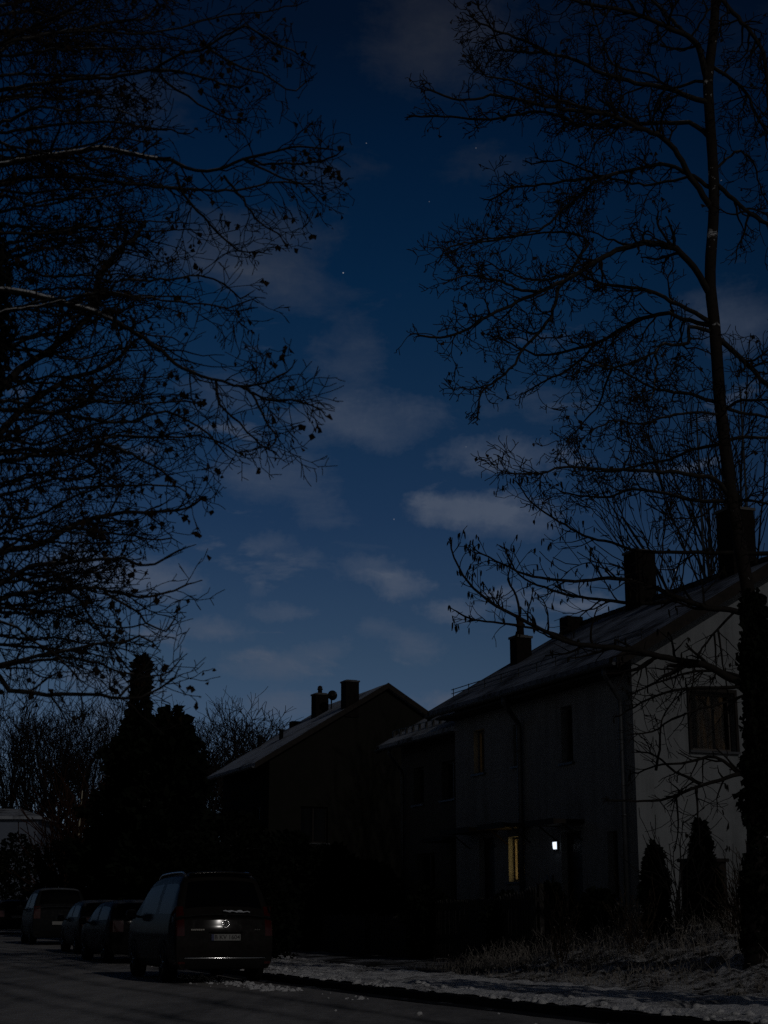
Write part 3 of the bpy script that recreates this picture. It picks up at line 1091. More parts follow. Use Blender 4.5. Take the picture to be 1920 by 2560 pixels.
gable_roof(ha, -.42, LEN_A + .38, -.55, EAVE_A - .55 * SL + .04, DEP_A / 2, SL, .17, M['roof_a'])
verge_boards(ha, -.455, -.55, EAVE_A - .55 * SL + .04, DEP_A / 2, SL, .06, .035)
verge_boards(ha, LEN_A + .38, -.55, EAVE_A - .55 * SL + .04, DEP_A / 2, SL, .06, .035)
gutter(ha, -.40, LEN_A + .36, -.62, EAVE_A - .55 * SL + .08)
mb = MB()
mb.box(-.54, -.02, .02, LEN_A - .02, EAVE_A - .55 * SL - .05, EAVE_A - .55 * SL + .0)
mb.build('soffit', M['darkwood'], ha)
downpipe(ha, 4.65, -.60, EAVE_A - .55 * SL + .04, 0.15, .062)
downpipe(ha, 0.05, -.60, EAVE_A - .55 * SL + .04, 0.15, .05)
zt_r = lambda x: EAVE_A + .04 + .17 + x * SL
chimney(ha, 3.5, 5.35, zt_r(3.2) - .3, 9.88, .56, .56)
chimney(ha, 3.5, 1.2, zt_r(3.2) - .3, 9.95, .60, .60)
chimney(ha, 1.75, 8.45, zt_r(1.4) - .2, 8.16, .40, .42, .48)
mb = MB()
mb.box(3.05, 3.5, 8.3, 8.75, zt_r(2.9) - .1, 8.74)
mb.build('roof_vent', M['brickdark'], ha)
mb = MB()      # snow guard along the eave
for z in (.10, .20):
    mb.tube([(.15, -.3, zt_r(.15) + z), (.15, LEN_A + .52, zt_r(.15) + z)], .012, 5)
for y in frange(-.2, LEN_A + .4, .9):
    mb.tube([(.15, y, zt_r(.15) - .05), (.15, y, zt_r(.15) + .22)], .012, 5)
mb.build('snow_guard', M['metal'], ha)
mb = MB()      # ridge tiles
for y in frange(-.42, LEN_A + .3, .36)[:-1]:
    mb.tube([(DEP_A / 2, y, zt_r(DEP_A / 2) + .0), (DEP_A / 2, y + .34, zt_r(DEP_A / 2) + .012)], .10, 8)
mb.build('ridge_tiles', M['darkwood'], ha, True)


def antenna(y, x, zb, zt, lean, elements, label, name='antenna_mast'):
    t = thing(name, label, 'antenna', W(HA_U + y, HA_V + x, 0), ANG)
    mb = MB()
    top = (lean, -lean, zt)
    mb.tube([(0, 0, zb), top], [.028, .02], 6)
    mb.build('mast', M['metal'], t)
    mb = MB()
    for f, ln, nn in elements:
        z = zb + (zt - zb) * f
        xx = lean * f
        mb.tube([(xx, -xx - ln / 2, z), (xx, -xx + ln / 2, z)], .014, 5)
        for k in range(nn):
            yy = -xx - ln / 2 + ln * (k + .5) / nn
            e = .30 - .012 * k
            mb.tube([(xx - e, yy, z), (xx + e, yy, z)], .008, 4)
    if mb.v:
        mb.build('antenna_rods', M['metal'], t)
    return t


antenna(2.6, 3.55, 8.4, 12.65, .0, ((.96, .75, 6), (.89, .6, 5)), 'tall thin aerial mast with rod antennas on the pale house, between its two big chimneys')
antenna(1.3, 3.9, 9.7, 12.9, .0, (), 'bare thin pole rising behind the chimney nearest the right edge', 'pole')

# ---- lower neighbour in the same terrace
HB_U, HB_V = HA_U + LEN_A + .004, 17.05
LEN_B, DEP_B, EAVE_B = 4.9, 7.0, 5.92
hb = thing('terraced_house', 'dark house with lower snowy roof adjoining the far side of the pale end house', 'house', W(HB_U, HB_V, 0), ANG)
bh = [(1.2, 2.1, 4.1, 5.1), (3.3, 4.0, 4.1, 5.1), (.7, 1.6, .75, 2.85), (2.6, 3.8, 1.7, 2.8)]
mb = MB()
wall_grid(mb, 'front', 0, LEN_B, EAVE_B, 0.0, bh, 0.2)
zr = EAVE_B + DEP_B / 2 * SL
for y in (0.0, LEN_B):
    mb.add([(0, y, 0), (DEP_B, y, 0), (DEP_B, y, EAVE_B), (DEP_B / 2, y, zr), (0, y, EAVE_B)], [(0, 1, 2, 3, 4)])
mb.quad((DEP_B, 0, 0), (DEP_B, LEN_B, 0), (DEP_B, LEN_B, EAVE_B), (DEP_B, 0, EAVE_B))
mb.build('wall', M['plaster_b'], hb)
window_in(hb, 'front', bh[0], .2, M['frame'], 1)
window_in(hb, 'front', bh[1], .2, M['frame'], 0)
window_in(hb, 'front', bh[3], .2, M['frame'], 1)
door(hb, bh[2])
mb = MB()
mb.box(-.7, -.003, .5, 1.85, 3.0, 3.1)
mb.build('canopy', M['darkwood'], hb)
gable_roof(hb, .02, LEN_B + .42, -.55, EAVE_B - .55 * SL + .04, DEP_B / 2, SL, .17, M['roof_b'])
verge_boards(hb, LEN_B + .42, -.55, EAVE_B - .55 * SL + .04, DEP_B / 2, SL, .05, .03)
gutter(hb, .04, LEN_B + .4, -.62, EAVE_B - .55 * SL + .08)
downpipe(hb, 4.3, -.60, EAVE_B - .55 * SL + .04, .15)
mb = MB()
for y in frange(.1, LEN_B + .3, .45):
    mb.box(-.12, -.05, y, y + .05, EAVE_B + .20 - .1, EAVE_B + .20 + .12)
mb.tube([(-.08, .1, EAVE_B + .33), (-.08, LEN_B + .35, EAVE_B + .33)], .012, 5)
mb.build('snow_guard', M['metal'], hb)

# ---- ochre house further up the street, gable towards us
HC_U, HC_V = 58.0, 18.4
DEP_C, LEN_C = 9.5, 6.2
zc0 = road_z(58)
hc = thing('detached_house', 'ochre gabled house, walls coloured as if dimly lit, with two stout chimneys beyond the terrace', 'house', W(HC_U, HC_V, 0), ANG)
SC_, EAVE_C = .61, 6.95
ghc = [(1.25, 2.35, 3.9, 5.25), (6.2, 7.2, 3.9, 5.25), (3.4, 4.4, 7.0, 8.0)]
mb = MB()
wall_grid(mb, 'gable', 0, DEP_C, EAVE_C, 0.0, ghc[:2], .18)
zr = EAVE_C + DEP_C / 2 * SC_
mb.add([(0, 0, EAVE_C), (DEP_C, 0, EAVE_C), (DEP_C / 2, 0, zr)], [(0, 1, 2)])
mb.add([(0, LEN_C, 0), (DEP_C, LEN_C, 0), (DEP_C, LEN_C, EAVE_C), (DEP_C / 2, LEN_C, zr), (0, LEN_C, EAVE_C)], [(0, 1, 2, 3, 4)])
fhc = [(1.0, 2.0, 4.0, 5.3), (3.6, 4.6, 4.0, 5.3)]
wall_grid(mb, 'front', 0, LEN_C, EAVE_C, 0.0, fhc, .18)
mb.quad((DEP_C, 0, 0), (DEP_C, LEN_C, 0), (DEP_C, LEN_C, EAVE_C), (DEP_C, 0, EAVE_C))
mb.build('wall', M['plaster_ochre_dimmed'], hc)
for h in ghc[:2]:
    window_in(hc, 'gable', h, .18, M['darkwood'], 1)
for h in fhc:
    window_in(hc, 'front', h, .18, M['frame'], 1)
zt_c = lambda x: EAVE_C + .05 + .17 + x * SC_
gable_roof(hc, -.18, LEN_C + .4, -.6, EAVE_C - .6 * SC_ + .05, DEP_C / 2, SC_, .17, M['roof_c'])
verge_boards(hc, -.205, -.6, EAVE_C - .6 * SC_ + .05, DEP_C / 2, SC_, .03, .025)
verge_boards(hc, LEN_C + .4, -.6, EAVE_C - .6 * SC_ + .05, DEP_C / 2, SC_, .05, .03)
gutter(hc, -.16, LEN_C + .38, -.68, EAVE_C - .6 * SC_ + .08)
CH_C = []


# ---- far white house at the end of the street
p = at(40, 2060, 108)
uf, vf = uv_of(p.x, p.y)
hf = thing('far_house', 'small pale house far off at the left edge, beyond the parked cars', 'house', W(uf, vf, road_z(108) - .3), ANG - R(20))
mb = MB()
fh = [(-3.2, -1.6, 3.2, 5.0), (-1.3, -.25, 3.2, 5.0), (-3.2, -1.6, .8, 2.2)]
wall_grid(mb, 'gable', -8, 1.45, 7.0, 0.0, fh, .2)
mb.quad((1.45, 0, 0), (1.45, 9, 0), (1.45, 9, 7.0), (1.45, 0, 7.0))
mb.quad((-8, 9, 0), (1.45, 9, 0), (1.45, 9, 7.0), (-8, 9, 7.0))
mb.quad((-8, 0, 0), (-8, 9, 0), (-8, 9, 7.0), (-8, 0, 7.0))
mb.build('wall', M['plaster_white'], hf)
for h in fh:
    window_in(hf, 'gable', h, .2, M['frame'], 1)
mb = MB()
mb.add([(-8.3, -.3, 7.003), (1.75, -.3, 7.003), (1.75, 9.3, 7.003), (-8.3, 9.3, 7.003), (-8.3, -.3, 7.2), (1.75, -.3, 7.2), (1.75, 9.3, 7.2), (-8.3, 9.3, 7.2), (-6, 4.5, 8.0), (-.6, 4.5, 8.0)],
       [(0, 1, 5, 4), (1, 2, 6, 5), (2, 3, 7, 6), (3, 0, 4, 7), (0, 3, 2, 1), (4, 5, 9, 8), (5, 6, 9), (6, 7, 8, 9), (7, 4, 8)])
mb.build('roof', M['roof_b'], hf)
chimney(hc, 3.30, .22, zt_c(3.0) - .3, 10.15, .55, .55)
chimney(hc, 3.55, 4.45, zt_c(3.2) - .3, 10.2, .56, .56, .32)
for y, x, h in ((3.4, 1.55, .40), (6.3, 1.55, .46)):
    mb = MB()
    mb.lathe([(.09, zt_c(x) - .1), (.09, zt_c(x) + h - .06), (.13, zt_c(x) + h - .05), (.13, zt_c(x) + h)], 10, 'z', (x, y, 0))
    mb.build('vent_pipe', M['metal'], hc, True)
mb = MB()
mb.box(2.9, 3.3, 6.1, 6.5, zt_c(2.9) - .1, zt_c(3.1) + .16)
mb.build('roof_vent', M['brickdark'], hc)
sd = thing('satellite_dish', 'small satellite dish between the two chimneys of the ochre house', 'satellite dish', W(HC_U + 3.6, HC_V + 3.75, zt_c(3.75)), ANG)
mb = MB()
mb.tube([(0, 0, -.1), (0, 0, .55)], .03, 6)
mb.build('pole', M['metal'], sd)
mb = MB()
mb.lathe([(.02, 0), (.13, -.02), (.21, -.05)], 14, 'y', (0, -.08, .55))
mb.build('dish', M['metal'], sd, True)
mb = MB()
mb.tube([(0, -.10, .38), (0, -.45, .55)], .014, 5)
mb.box(-.04, .04, -.52, -.44, .52, .62)
mb.build('feed_arm', M['metal'], sd)


# ------------------------------------------------------------------ cars (local y = forwards, rear bumper near y = 0)
def build_car(name, label, loc, rotz, spec, group):
    t = thing(name, label, 'car', loc, rotz, group)
    Wd, st, pm = spec['w'], spec['stations'], spec['paint']
    mb = MB()
    secs = []
    for (y, H, belt, ws) in st:
        w = Wd * ws
        xs = w * .985 - max(0, (H - .07 - belt)) * .27
        zt = max(belt + .01, H - .07)
        zl = spec['sill']
        half = [(w * .90, zl), (w * .975, zl + .10), (w, zl + .30), (w * 1.0, min(belt - .12, .80)), (w * .99, belt), (xs, zt), (xs - .11, max(belt + .015, H - .012)),
                (xs * .5, max(belt + .02, H + .02)), (0, max(belt + .025, H + .032))]
        full = [(x, y, z) for x, z in half] + [(-x, y, z) for x, z in reversed(half[:-1])]
        secs.append(full)
    n = len(secs[0])
    for s in secs:
        mb.v.extend(s)
    ns = len(secs)
    for i in range(ns - 1):
        for j in range(n - 1):
            jj = j if j < 8 else n - 2 - j
            mi = 0
            if jj == 4 and st[i][0] >= spec['sw'][0] and st[i + 1][0] <= spec['sw'][1] and i not in spec['pillars']:
                mi = 1
            if jj in (6, 7) and i in spec['rear_glass']:
                mi = 2
            if jj in (6, 7) and i in spec['front_glass']:
                mi = 3
            mb.f.append([i * n + j, i * n + j + 1, (i + 1) * n + j + 1, (i + 1) * n + j])
            mb.m.append(mi)
    # rear and front caps: rows at each side level, columns following the roofline points of the end section
    for end, prof in ((0, spec['rear']), (ns - 1, spec['front'])):
        base = end * n
        top = list(range(base + 4, base + n - 4))
        cols = len(top)
        rows = [top]
        wtop = secs[end][4][0]
        for lev in (3, 2, 1, 0):
            row = [base + lev]
            z, xw = secs[end][lev][2], secs[end][lev][0]
            for k in range(1, cols - 1):
                fx = secs[end][top[k] - base][0] / wtop
                x = xw * fx
                y = secs[end][0][1] + prof[lev] * (1 - abs(fx) ** 2.4) * 1.0
                mb.v.append((x, y, z))
                row.append(len(mb.v) - 1)
            row.append(base + n - 1 - lev)
            rows.append(row)
        for a in range(4):
            for k in range(cols - 1):
                mb.f.append([rows[a][k], rows[a][k + 1], rows[a + 1][k + 1], rows[a + 1][k]])
                mb.m.append(0)
    me = bpy.data.meshes.new('shell')
    me.from_pydata(mb.v, [], mb.f)
    for k in range(4):
        me.materials.append(pm if k == 0 else M['carglass'])
    me.polygons.foreach_set('material_index', mb.m)
    tmp = bpy.data.objects.new('shell', me)
    COL.objects.link(tmp)
    sub = tmp.modifiers.new('s', 'SUBSURF')
    sub.levels = 2
    dg = bpy.context.evaluated_depsgraph_get()
    ev = tmp.evaluated_get(dg).to_mesh()
    V_ = [v.co.copy() for v in ev.vertices]
    if spec.get('bow'):
        for p in V_:      # the tailgate bows out in plan and leans in above its bumper line
            f = math.exp(-(max(0, p.y) / .45) ** 2)
            z = min(1.12, max(.70, p.z))
            p.y -= f * (spec['bow'] * (1 - min(1, abs(p.x) / Wd) ** 2) + .29 * (1.12 - z) + .415 * ((.12) ** 2 - (z - 1.0) ** 2))
    polys = [(list(p.vertices), p.material_index) for p in ev.polygons]
    tmp.evaluated_get(dg).to_mesh_clear()
    bpy.data.objects.remove(tmp)
    bvh = BVHTree.FromPolygons(V_, [p[0] for p in polys])

    def split(k, nm, m, test=None):
        idx, vs, fs = {}, [], []
        for p, mi in polys:
            if mi != k:
                continue
            if test and not test(sum((V_[i] for i in p), Vector()) / len(p)):
                continue
            f = []
            for i in p:
                if i not in idx:
                    idx[i] = len(vs)
                    vs.append(V_[i])
                f.append(idx[i])
            fs.append(f)
        q = MB()
        q.add(vs, fs)
        return q.build(nm, m, t, True)
    split(0, 'body', pm)
    split(1, 'side_window', M['carglass'], lambda c: c.x < 0)
    split(1, 'side_window', M['carglass'], lambda c: c.x > 0)
    rw = split(2, 'rear_window', M['carglass'])
    split(3, 'windscreen', M['carglass'])

    def on_rear(x, z, off=.006):
        h = bvh.ray_cast(Vector((x, -1.0, z)), Vector((0, 1, 0)))
        if h[0] is None:
            return Vector((x, .1, z)), Vector((0, -1, 0))
        nrm = h[1] if h[1].y < 0 else -h[1]
        return h[0] + nrm * off, nrm

    def patch(nm, x0, x1, z0, z1, m, nx=8, nz=4, off=.006, par=None):
        q = MB()
        for i in range(nx + 1):
            for j in range(nz + 1):
                q.v.append(on_rear(x0 + (x1 - x0) * i / nx, z0 + (z1 - z0) * j / nz, off)[0])
        for i in range(nx):
            for j in range(nz):
                q.f.append([i * (nz + 1) + j, (i + 1) * (nz + 1) + j, (i + 1) * (nz + 1) + j + 1, i * (nz + 1) + j + 1])
                q.m.append(0)
        return q.build(nm, m, par or t, True)
    tl = spec['tail']
    patch('taillight', -Wd * .955, -Wd * tl[0], tl[1], tl[2], M['taillight'])
    patch('taillight', Wd * tl[0], Wd * .955, tl[1], tl[2], M['taillight'])
    # lower bumper skin
    patch('bumper_skirt', -Wd * .9, Wd * .9, spec['sill'] + .02, spec['sill'] + .2, M['blackplastic'], 16, 3)
    # number plate
    pz = spec['plate_z']
    c, nrm = on_rear(0, pz, .012)
    q = MB()
    q.box(-.26, .26, -.012, 0, -.055, .055)
    pl = q.build('number_plate', M['plate'], t, False, .004)
    pl.location = c
    pl.rotation_euler = (math.atan2(-nrm.z, -nrm.y) * .7, 0, 0)
    if spec.get('text'):
        cu = bpy.data.curves.new('plate_text', 'FONT')
        cu.body = spec['text']
        cu.size = .104
        cu.align_x = 'CENTER'
        cu.align_y = 'CENTER'
        cu.extrude = .001
        cu.offset = .0012
        to = bpy.data.objects.new('plate_text', cu)
        COL.objects.link(to)
        dg = bpy.context.evaluated_depsgraph_get()
        tm = bpy.data.meshes.new_from_object(to.evaluated_get(dg))
        bpy.data.objects.remove(to)
        tm.materials.clear()
        tm.materials.append(M['platetext'])
        tx = bpy.data.objects.new('plate_text', tm)
        COL.objects.link(tx)
        tx.parent = pl
        tx.location = (.02, -.0145, 0)
        tx.rotation_euler = (math.pi / 2, 0, 0)
        q = MB()
        q.box(-.258, -.214, -.0136, -.0122, -.053, .053)
        q.build('plate_band', M['plateblue'], pl)
    if spec.get('emblem'):
        ez = spec['emblem']
        c, nrm = on_rear(0, ez, .014)
        q = MB()
        r = .062
        ring = [(r * math.cos(2 * math.pi * k / 24), 0, r * math.sin(2 * math.pi * k / 24)) for k in range(25)]
        q.tube(ring, .0075, 6, False)
        s = r * .93

        def bar(a, b):
            q.tube([(a[0] * s, 0, a[1] * s), (b[0] * s, 0, b[1] * s)], .0062, 5)
        bar((-.40, .90), (0, .12))
        bar((.40, .90), (0, .12))
        bar((-.88, .46), (-.42, -.86))
        bar((-.42, -.86), (0, -.02))
        bar((0, -.02), (.42, -.86))
        bar((.42, -.86), (.88, .46))
        e = q.build('emblem', M['chrome'], t, True)
        e.location = c
        e.rotation_euler = (math.atan2(-nrm.z, -nrm.y) * .8, 0, 0)
    if spec.get('chrome'):
        q = MB()
        pts = []
        for k in range(25):
            x = Wd * spec['strip'] * (-1 + 2 * k / 24)
            pts.append(on_rear(x, spec['chrome'], .008)[0])
        q.tube(pts, .017, 8)
        q.build('chrome_strip', M['chrome'], t, True)
        for sx in (-1, 1):
            patch('reflector', sx * Wd * .86 - .07, sx * Wd * .86 + .07, spec['chrome'] - .10, spec['chrome'] - .06, M['taillight'], 6, 2, .01)
        q = MB()
        q.tube([on_rear(x, spec['plate_z'] + .085, .012)[0] for x in (-.3, -.15, 0, .15, .3)], .011, 6)
        q.build('tailgate_grip', M['chrome'] if spec.get('grip') else M['blackplastic'], t, True)
        # wiper with snow caught on it
        zw = spec['wiper']
        q = MB()
        wp = [on_rear(x, zw + .02 * math.cos(x * 3), .03)[0] for x in (-.04, .08, .2, .32, .44)]
        q.tube(wp, .009, 5)
        q.lathe([(.03, -.02), (.03, .03)], 8, 'y', on_rear(0, zw - .03, .0)[0])
        wi = q.build('rear_wiper', M['blackplastic'], t)
        q = MB()
        ws_ = [(wp[0] * (1 - k / 12) + wp[4] * (k / 12)) + Vector((0, -.006, .016 + .008 * math.sin(k * 1.9))) for k in range(13)]
        q.tube(ws_, [.006 + .018 * abs(math.sin(k * .55 + .5)) * (1 if 2 < k < 9 else .45) for k in range(13)], 6)
        q.build('snow', M['snow'], wi, True)
        # model lettering left and right, as raised metal
        q = MB()
        for k in range(7):
            a = on_rear(-Wd * .66 + k * .034, spec['plate_z'] + .13, .007)[0]
            q.box(a.x - .012, a.x + .012, a.y - .004, a.y + .002, a.z - .012, a.z + .012)
        q.build('badge_letters', M['chrome'], t)
        q = MB()
        for k in range(3):
            a = on_rear(Wd * .60 + k * .036, spec['plate_z'] + .13, .007)[0]
            q.box(a.x - .012, a.x + .012, a.y - .004, a.y + .002, a.z - .012, a.z + .012)
        q.build('badge_letters', M['chrome'], t)
    if spec.get('rails'):
        for sx in (-1, 1):
            q = MB()
            y0, y1, xr = spec['rails']
            pts, n_ = [], 18
            for k in range(n_ + 1):
                y = y0 + (y1 - y0) * k / n_
                h = bvh.ray_cast(Vector((sx * xr, y, 3)), Vector((0, 0, -1)))
                z = (h[0].z if h[0] else 1.7)
                e = min(k, n_ - k)
                pts.append((sx * xr, y, z + (-.02 if e == 0 else .03 if e == 1 else .05)))
            q.tube(pts, .019, 7)
            q.build('roof_rail', M['railmetal'], t, True)
    if spec.get('spoiler'):
        q = MB()
        y, z, hw = spec['spoiler']
        for k in range(15):
            x = -hw + 2 * hw * k / 14
            dz = .03 * (1 - (x / hw) ** 2)
            q.v.extend([(x, y + .20, z + .030 + dz), (x, y - .03, z + .012 + dz), (x, y - .035, z - .012 + dz), (x, y + .10, z - .03 + dz)])
        for k in range(14):
            for j in range(4):
                q.f.append([k * 4 + j, k * 4 + (j + 1) % 4, k * 4 + 4 + (j + 1) % 4, k * 4 + 4 + j])
                q.m.append(0)
        q.f += [[3, 2, 1, 0], [56, 57, 58, 59]]
        q.m += [0, 0]
        q.build('roof_spoiler', pm, t, True)
    for sx in (-1, 1):
        mz = spec['mirror']
        q = MB()
        q.lathe([(.02, 0), (.085, .02), (.10, .09), (.085, .17), (.03, .20)], 10, 'x', (0, 0, 0))
        q.tube([(-.08, 0, -.05), (.02, 0, -.03)], .025, 6)
        mo = q.build('wing_mirror', pm, t, True)
        mo.location = (sx * (Wd + .03), mz[0], mz[1])
        if sx < 0:
            mo.rotation_euler = (0, 0, math.pi)
        q = MB()
        q.box(.03, .17, -.105, -.098, -.06, .06)
        if sx < 0:
            q.v = [(x, -y, z) for x, y, z in q.v]
        q.build('mirror_glass', M['carglass'], mo)
    wr = spec['wheel_r']
    for yy in spec['axles']:
        for sx in (-1, 1):
            q = MB()
            k = 24
            q.lathe([(wr * .62, -.11), (wr * .9, -.115), (wr, -.085), (wr, .085), (wr * .9, .115), (wr * .62, .11)], k, 'x', (0, 0, 0))
            wo = q.build('wheel', M['tyre'], t, True)
            wo.location = (sx * (Wd - .115), yy, wr)
            q = MB()
            q.lathe([(wr * .61, .10), (wr * .58, .112), (wr * .5, .085), (.06, .09), (.05, .11), (.01, .112)], 20, 'x')
            for a in range(5):
                an = 2 * math.pi * a / 5
                q.tube([(.10, .05 * math.cos(an), .05 * math.sin(an)), (.106, wr * .56 * math.cos(an), wr * .56 * math.sin(an))], .022, 5)
            ro = q.build('rim', M['rim'], wo, True)
            if sx < 0:
                ro.rotation_euler = (0, 0, math.pi)
            # dark arch above the tyre
            q = MB()
            for a in range(17):
                an = math.pi * a / 16
                for rr, xx in ((wr + .005, 0.012), (wr + .055, 0.016)):
                    q.v.append((sx * (Wd + xx), yy + rr * math.cos(an), wr + rr * math.sin(an)))
            for a in range(16):
                q.f.append([2 * a, 2 * a + 1, 2 * a + 3, 2 * a + 2])
                q.m.append(0)
            q.build('wheel_arch', M['blackplastic'], t, True)
    q = MB()     # underside
    q.box(-Wd * .82, Wd * .82, .25, st[-1][0] - .3, spec['sill'] - .02, spec['sill'] + .12)
    q.build('underbody', M['blackplastic'], t)
    return t


SUV = dict(w=.90, sill=.25, paint=M['paint_suv'], wheel_r=.34, axles=(.98, 3.95), mirror=(3.55, 1.18), tail=(.80, .80, 1.30), plate_z=.775, emblem=1.0, chrome=.43, strip=.80,
           wiper=1.17, text='B KV 1604', rails=(.55, 3.0, .60), spoiler=(.36, 1.865, .56), sw=(.4, 3.6), pillars=(8,), rear_glass=(2, 3), front_glass=(12, 13), grip=False,
           bow=.072, rear=(.06, .0, -.01, -.004), front=(.05, .1, .14, .1),
           stations=[(.06, 1.13, 1.10, .95), (.10, 1.19, 1.11, .965), (.14, 1.24, 1.12, .975), (.28, 1.50, 1.12, .985), (.42, 1.76, 1.12, .99), (.50, 1.85, 1.12, 1.0),
                     (.68, 1.875, 1.12, 1.0), (1.2, 1.885, 1.12, 1.0), (1.7, 1.89, 1.12, 1.0), (1.82, 1.89, 1.12, 1.0), (2.6, 1.88, 1.12, 1.0), (3.1, 1.84, 1.12, 1.0), (3.35, 1.74, 1.12, 1.0), (3.9, 1.36, 1.11, 1.0), (4.15, 1.16, 1.09, 1.0),
                     (4.5, 1.08, 1.02, .99), (4.8, .95, .90, .95), (4.92, .82, .77, .88)])
HATCH = dict(w=.87, sill=.22, paint=M['paint_dark'], wheel_r=.31, axles=(.72, 3.28), mirror=(2.85, .98), tail=(.62, .72, .98), plate_z=.72, emblem=None, chrome=None, sw=(.4, 3.0), pillars=(7,),
             rear_glass=(2, 3), front_glass=(9, 10), rear=(.02, -.04, -.10, -.08), front=(.05, .1, .14, .1),
             stations=[(.06, 1.0, .97, .93), (.11, 1.05, .97, .96), (.17, 1.10, .97, .975), (.30, 1.25, .97, .985), (.46, 1.39, .97, 1.0), (.75, 1.43, .96, 1.0), (1.2, 1.45, .95, 1.0), (1.62, 1.455, .94, 1.0), (1.72, 1.455, .94, 1.0),
                       (2.35, 1.42, .93, 1.0), (2.6, 1.32, .92, 1.0), (3.1, 1.02, .91, 1.0), (3.3, .95, .90, 1.0), (3.75, .88, .83, .98), (4.05, .77, .72, .93), (4.15, .66, .61, .86)])
VAN = dict(w=.91, sill=.24, paint=M['paint_pale'], wheel_r=.32, axles=(.8, 3.5), mirror=(3.2, 1.2), tail=(.72, .85, 1.25), plate_z=.70, emblem=None, chrome=None, sw=(.3, 3.3), pillars=(6,),
           rear_glass=(1, 2), front_glass=(8, 9), rear=(.02, -.03, -.08, -.07), front=(.05, .1, .14, .1),
           stations=[(.05, 1.20, 1.15, .96), (.09, 1.26, 1.15, .98), (.25, 1.60, 1.15, .99), (.36, 1.80, 1.15, 1.0), (.6, 1.84, 1.15, 1.0), (1.2, 1.85, 1.15, 1.0), (1.9, 1.85, 1.14, 1.0), (2.0, 1.85, 1.14, 1.0), (2.7, 1.80, 1.13, 1.0),
                     (3.0, 1.66, 1.12, 1.0), (3.5, 1.24, 1.11, 1.0), (3.75, 1.14, 1.08, 1.0), (4.1, 1.02, .96, .97), (4.35, .85, .80, .88)])


def cspec(base, **kw):
    d = dict(base)
    d.update(kw)
    return d


GC = 'cars parked along the right side of the street'
build_car('parked_car', 'dark brown people carrier with roof rails, chrome strip and number plate, nearest of the row', W(27.95, 8.1, 0), ANG - R(3), SUV, GC)
build_car('parked_car', 'low dark hatchback parked just ahead of the brown people carrier', W(38.6, 9.25, road_z(40)), ANG - R(1), cspec(HATCH), GC)
build_car('parked_car', 'second dark hatchback with frosted roof, in front of the pale van', W(45.6, 9.92, road_z(47)), ANG - R(3), cspec(HATCH, paint=M['paint_blue'], w=.88), GC)
build_car('parked_car', 'pale high-roofed van at the far end of the parked row', W(55.5, 10.35, road_z(57)), ANG - R(4), VAN, GC)
build_car('parked_car', 'car barely showing at the left edge of the picture, beyond the pale van', W(74.0, 11.9, road_z(76)), ANG - R(3), cspec(HATCH, paint=M['paint_dark'], w=.9), GC)


# ------------------------------------------------------------------ trees
def rvec(rng):
    return Vector((rng.gauss(0, 1), rng.gauss(0, 1), rng.gauss(0, 1)))


def smooth_path(pts, step):
    """Catmull-Rom through the points, resampled"""
    P = [pts[0] * 2 - pts[1]] + list(pts) + [pts[-1] * 2 - pts[-2]]
    out = []
    for i in range(1, len(P) - 2):
        p0, p1, p2, p3 = P[i - 1], P[i], P[i + 1], P[i + 2]
        n = max(1, int((p2 - p1).length / step))
        for k in range(n):
            t = k / n
            out.append(.5 * ((2 * p1) + (p2 - p0) * t + (2 * p0 - 5 * p1 + 4 * p2 - p3) * t * t + (3 * p1 - p0 - 3 * p2 + p3) * t ** 3))
    out.append(P[-2])
    return out


class Cfg:
    t0 = .18
    ang = (28, 66)


def grow(rng, mb, p, d, L, r, lvl, c, tips):
    n = max(2, int(L / c.seg[lvl]))
    pts, rad = [p], [r]
    dirs = [d]
    for i in range(n):
        d = (d + rvec(rng) * c.kink[lvl] + c.trop * c.tw[lvl]).normalized()
        p = p + d * (L / n)
        pts.append(p)
        dirs.append(d)
        rad.append(max(c.rmin, r * (1 - .62 * (i + 1) / n)))
    mb.tube(pts, rad, 4 if r > .012 else 3, False)
    if lvl < c.levels:
        m = int(L * c.dens[lvl] + rng.random())
        for _ in range(m):
            t = c.t0 + (1 - c.t0) * rng.random()
            i = min(n - 1, int(t * n))
            f = t * n - i
            q = pts[i].lerp(pts[i + 1], f)
            perp = dirs[i].cross(rvec(rng))
            perp = perp - c.flat * c.view * perp.dot(c.view)
            if perp.length < 1e-4:
                continue
            perp.normalize()
            a = R(c.ang[0] + (c.ang[1] - c.ang[0]) * rng.random())
            nd = dirs[i] * math.cos(a) + perp * math.sin(a)
            grow(rng, mb, q, nd, L * (.32 + .38 * rng.random()) * (1.15 - .45 * t), max(c.rmin, rad[i] * .62), lvl + 1, c, tips)
    tips.append((p, d))


